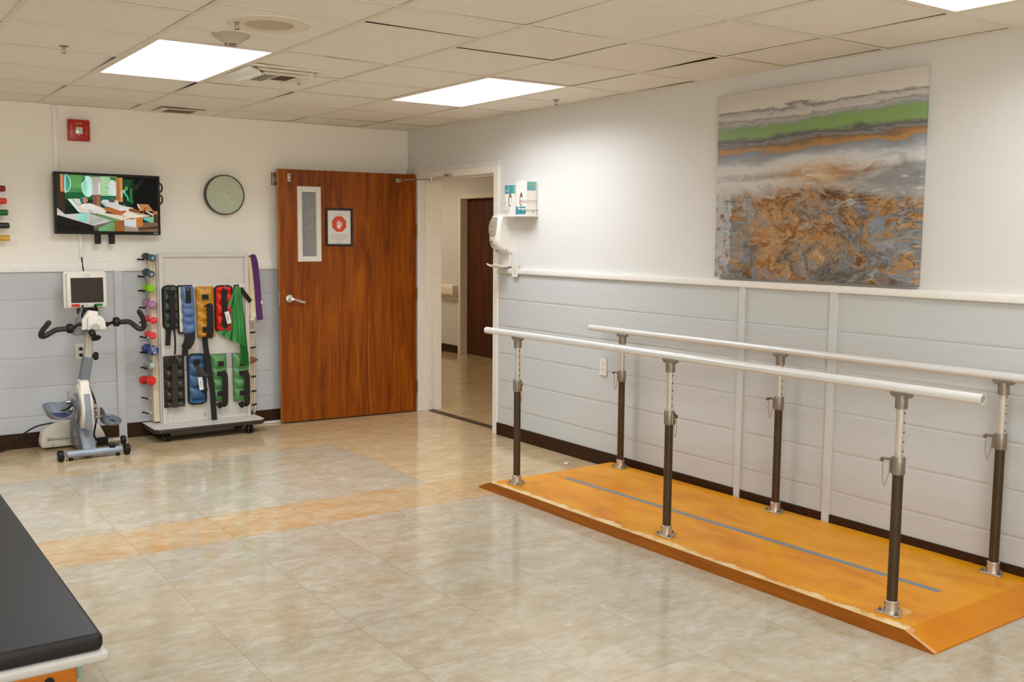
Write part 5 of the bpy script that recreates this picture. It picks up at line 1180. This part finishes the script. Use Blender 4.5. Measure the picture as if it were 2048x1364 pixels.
def wy(u, v):     # window following the curved front
    z_ = 1.505+.145*v; hw = .052*math.sin(PI*min(1, .18+v*.62))**.6
    pp = 0
    for (p0, z0), (p1, z1) in zip(prof, prof[1:]):
        if p0 > .05 and z1 <= z_ <= z0: pp = p0+(p1-p0)*(z0-z_)/(z0-z1)
    return V3((-(pp if pp else .12)-.0020+.004*abs(u*2-1)**2, dy+.004+(u-.5)*-2*hw, z_))
g = G(); g.surf(wy, 10, 14, (.001, 0, 0)); win = obj('window', g, plain('smoky_window', (164, 154, 138), .2, var=.12), t, 60)
g = G(); g.box((-.1395, dy-.004, 1.575), (-.136, dy+.012, 1.583), .001); g.box((-.1400, dy-.02, 1.548), (-.137, dy+.004, 1.552), .001); obj('pictogram', g, M['grey_ink'], win)
g = G(); g.box((-.1345, dy+.008, 1.462), (-.124, dy+.024, 1.486), .0005); lb = obj('logo_label', g, M['dark_ink'], t)
g = G(); g.box((-.1350, dy+.013, 1.470), (-.1344, dy+.019, 1.479)); obj('logo_mark', g, M['paper'], lb)
g = G(); g.box((-.1275, dy-.012, 1.445), (-.118, dy+.03, 1.449), .001); obj('vent_slot', g, M['alu'], t)
g = G(); g.cyl((-.085, dy+.01, 1.415), (-.085, dy+.01, 1.398), .014, .01, 14); obj('nozzle', g, M['alu'], t)
g = G(); g.box((-.016, dy-.055, 1.285), (0, dy+.055, 1.41), .003); obj('back_plate', g, M['white_pl'], t)
g = G(); g.surf(lambda u, v: V3((-.155*v-.0, dy+(u-.5)*.13*(1-.25*v**3), 1.292+.012*math.sin(PI*v)*-1+.014*abs(u*2-1)**3+.008*v*v)), 12, 10, (0, 0, -.008)); obj('drip_tray', g, M['white_pl'], t, 50)

# ================================================================== PARALLEL BARS
rzb = math.radians(.9); cB = V3((-.487, -4.165, 0))
pb = thing('parallel_bars', 'parallel walking bars on an orange wooden platform along the right wall', 'parallel bars', cB, rzb)
MB_ = ORI[pb.name]
def B(x, y, z): return MB_ @ V3((x, y, z))
PT = .055; px_, pl_, rp = .505, 1.36, .125
# platform with sloped ends (long side drawn as a profile)
g = G(); prof = [(-pl_-rp, 0), (-pl_-rp, .006), (-pl_, PT), (pl_, PT), (pl_+rp, .006), (pl_+rp, 0)]
g.prism(prof, B(-px_, 0, 0), MB_.to_3x3() @ Y, Z, MB_.to_3x3() @ X, px_+.455)
pf = obj('platform', g, [M['platform'], M['orange_side']], pb, 20)
for p in pf.data.polygons:
    if p.normal.x < -.9: p.material_index = 1
g = G(); tp = [(-.055, 1.185), (-.03, -1.205)]
def tape_fn(u, v):
    y_ = 1.19-2.40*v; x_ = -.06+.045*v+ (u-.5)*.036; return B(x_, y_, PT+.0009)
g.surf(tape_fn, 2, 20, (0, 0, -.0008)); obj('tape_line', g, M['tape'], pb, None)
RZ = {-1: .942, 1: .924}
PY_ = {-1: (1.245, 0.0, -1.235), 1: (1.21, -.02, -1.215)}
XB = {-1: -.395, 1: .393}
for sd in (-1, 1):
    y0, y1 = (1.575, -1.555) if sd == -1 else (1.535, -1.60)
    z_ = RZ[sd]
    g = G(); R = .0195; axd = MB_.to_3x3() @ -Y
    L = y0-y1
    g.lathe([(.0, .002), (R*.7, 0), (R, .008), (R, L), (R*.82, L), (R*.82, L-.05), (0, L-.05)], B(XB[sd], y0, z_), axd, 28)
    hr = obj('handrail', g, M['rail'], pb)
    for k_, yp in enumerate(PY_[sd]):
        x_ = XB[sd]
        g = G(); g.cyl(B(x_, yp, PT+.03), B(x_, yp, .612), .0205, None, 24); post = obj('post', g, M['tube_out'], pb)
        g = G(); g.cyl(B(x_, yp, .60), B(x_, yp, z_-.055), .0165, None, 24); it = obj('inner_tube', g, M['tube_in'], post)
        g = G()
        for q in range(5): c = B(x_, yp-.0152, .700+q*.037+(.0 if sd == -1 else -.01)); g.cyl(c, c+(MB_.to_3x3() @ V3((0, -.0018, 0))), .0036, None, 10)
        obj('adjustment_hole', g, M['hole'], post)
        g = G(); zc = .642                                # clamp collar
        g.lathe([(.0165, -.036), (.0245, -.034), (.0255, -.03), (.0255, .03), (.024, .034), (.0165, .034)], B(x_, yp, zc), Z, 28)
        side = -1 if (sd == -1 and k_ < 2) else 1         # which way the pin points along the rail
        g.obox(B(x_, yp+side*.022, zc-.002), MB_.to_3x3() @ X, MB_.to_3x3() @ Y, Z, (.012, .012, .030), .003); collar = obj('collar', g, M['alu'], post)
        g = G(); p0 = B(x_, yp+side*.030, zc+.018); p1 = B(x_-.012, yp+side*.058, zc+.020)
        g.tube([p0, p1], .005, 8); g.tube([p1+V3((0, 0, .002)), p1+MB_.to_3x3() @ V3((-.006, side*.008, -.010))], .007, 8); g.sphere(B(x_, yp+side*.034, zc-.018), .006, n=10); obj('lock_pin', g, plain('pin_steel', (112, 98, 80), .4, .8), collar)
        g = G(); s0_ = B(x_-.012, yp+side*.058, zc+.012); s1_ = B(x_-.002, yp+side*.034, zc-.018); mid = B(x_-.009, yp+side*.052, zc-.088)
        pts = smooth_path([s0_, s0_.lerp(mid, .6)+V3((0, 0, .0))+(MB_.to_3x3() @ V3((0, side*.006, 0))), mid, s1_.lerp(mid, .6)-(MB_.to_3x3() @ V3((0, side*.002, 0))), s1_], 9)
        g.tube(pts, [.0018 if i % 2 else .0011 for i in range(len(pts))], 6); obj('bead_chain', g, M['brass'], collar)
        g = G(); zt = z_-R                                # saddle under the rail
        g.cyl(B(x_, yp, zt-.058), B(x_, yp, zt-.006), .0235, None, 24); g.prism([(-.046, .004), (.046, .004), (.040, -.010), (.026, -.016), (-.026, -.016), (-.040, -.010)], B(x_-.0165, yp, zt), MB_.to_3x3() @ Y, Z, MB_.to_3x3() @ X, .033, .003, 1)
        for sg in (-1, 1): g.sphere(B(x_, yp+sg*.036, zt-.010), .005, n=8)
        g.sphere(B(x_, yp-.0235, zt-.045), .005, n=8)
        obj('rail_saddle', g, M['alu'], post)
        g = G()                                           # bolted foot flange
        rot = PI/6+PI/2
        def flange():
            out = []
            for kk in range(3):
                a = rot+kk*2*PI/3
                for da in (-22, 0, 22):
                    out.append((.058*math.cos(a+math.radians(da)*.5), .058*math.sin(a+math.radians(da)*.5)))
            return out
        g.prism(flange(), B(x_, yp, PT), MB_.to_3x3() @ X, MB_.to_3x3() @ Y, Z, .007, .0015)
        g.lathe([(.030, .005), (.027, .012), (.0265, .052), (.0245, .054), (.0205, .054), (.0205, .02)], B(x_, yp, PT), Z, 26); ft = obj('foot_flange', g, M['foot_alu'], post)
        g = G()
        for kk in range(3):
            a = rot+kk*2*PI/3; c = B(x_+.043*math.cos(a), yp+.043*math.sin(a), PT+.007); g.lathe([(0, 0), (.007, 0), (.007, .004), (.004, .006), (.003, .012), (0, .012)], c, Z, 10)
        obj('bolt', g, plain('bolt_zinc', (110, 98, 82), .45, .7), ft)
        g = G()
        for dz in (.022, .042): c = B(x_-.02, yp+.018, PT+dz); g.sphere(c, .003, n=8)
        obj('set_screw', g, M['hole'], ft)

# ================================================================== TREATMENT TABLE
mt = thing('treatment_table', 'low treatment mat table with black vinyl pad at the lower left corner', 'treatment table', (-4.4, -4.0, 0))
x1, yN, yFar, zt = -3.690, -5.062, -2.95, .505
g = G(); g.box((-5.4, yN, zt-.045), (x1, yFar, zt), .016, 4)
b = g.bm
pad = obj('vinyl_pad', g, M['vinyl'], mt, 40)
g = G(); g.box((-5.4, yN-.012, zt-.072), (x1+.010, yFar, zt-.0455), .008, 3); obj('edge_board', g, M['grey_edge'], mt)
g = G(); g.box((-5.35, yN+.03, zt-.26), (x1-.06, yN+.07, zt-.072), .003); g.box((x1-.10, yN+.07, zt-.22), (x1-.06, yFar-.1, zt-.072), .003); obj('apron', g, M['table_wood'], mt)
for lx, ly in ((x1-.16, yN+.035), (x1-.16, yFar-.2), (-5.3, yN+.035), (-5.3, yFar-.2)):
    g = G(); g.box((lx, ly, 0), (lx+.095, ly+.095, zt-.072), .003); lg = obj('leg', g, M['table_wood'], mt)
g = G(); g.cyl((x1-.125, yN+.031, zt-.108), (x1-.125, yN+.026, zt-.108), .011, None, 16); obj('bolt_head', g, M['hole'], mt)
g = G(); g.box((x1-.06, yN+.035, zt-.12), (x1-.048, yN+.075, zt-.074), .005, 2); obj('side_catch', g, M['teal'], mt)

# scrap of paper near the platform
c = atz(1138, 927, 0)
g = G(); g.surf(lambda u, v: c+V3((-.03+.06*u, -.012+.03*v, .003+.004*math.sin(5*u))), 6, 3, (0, 0, -.001)); single('paper_scrap', g, M['paper'], 'tiny white scrap lying on the floor near the right baseboard', 'paper scrap', loc=c)
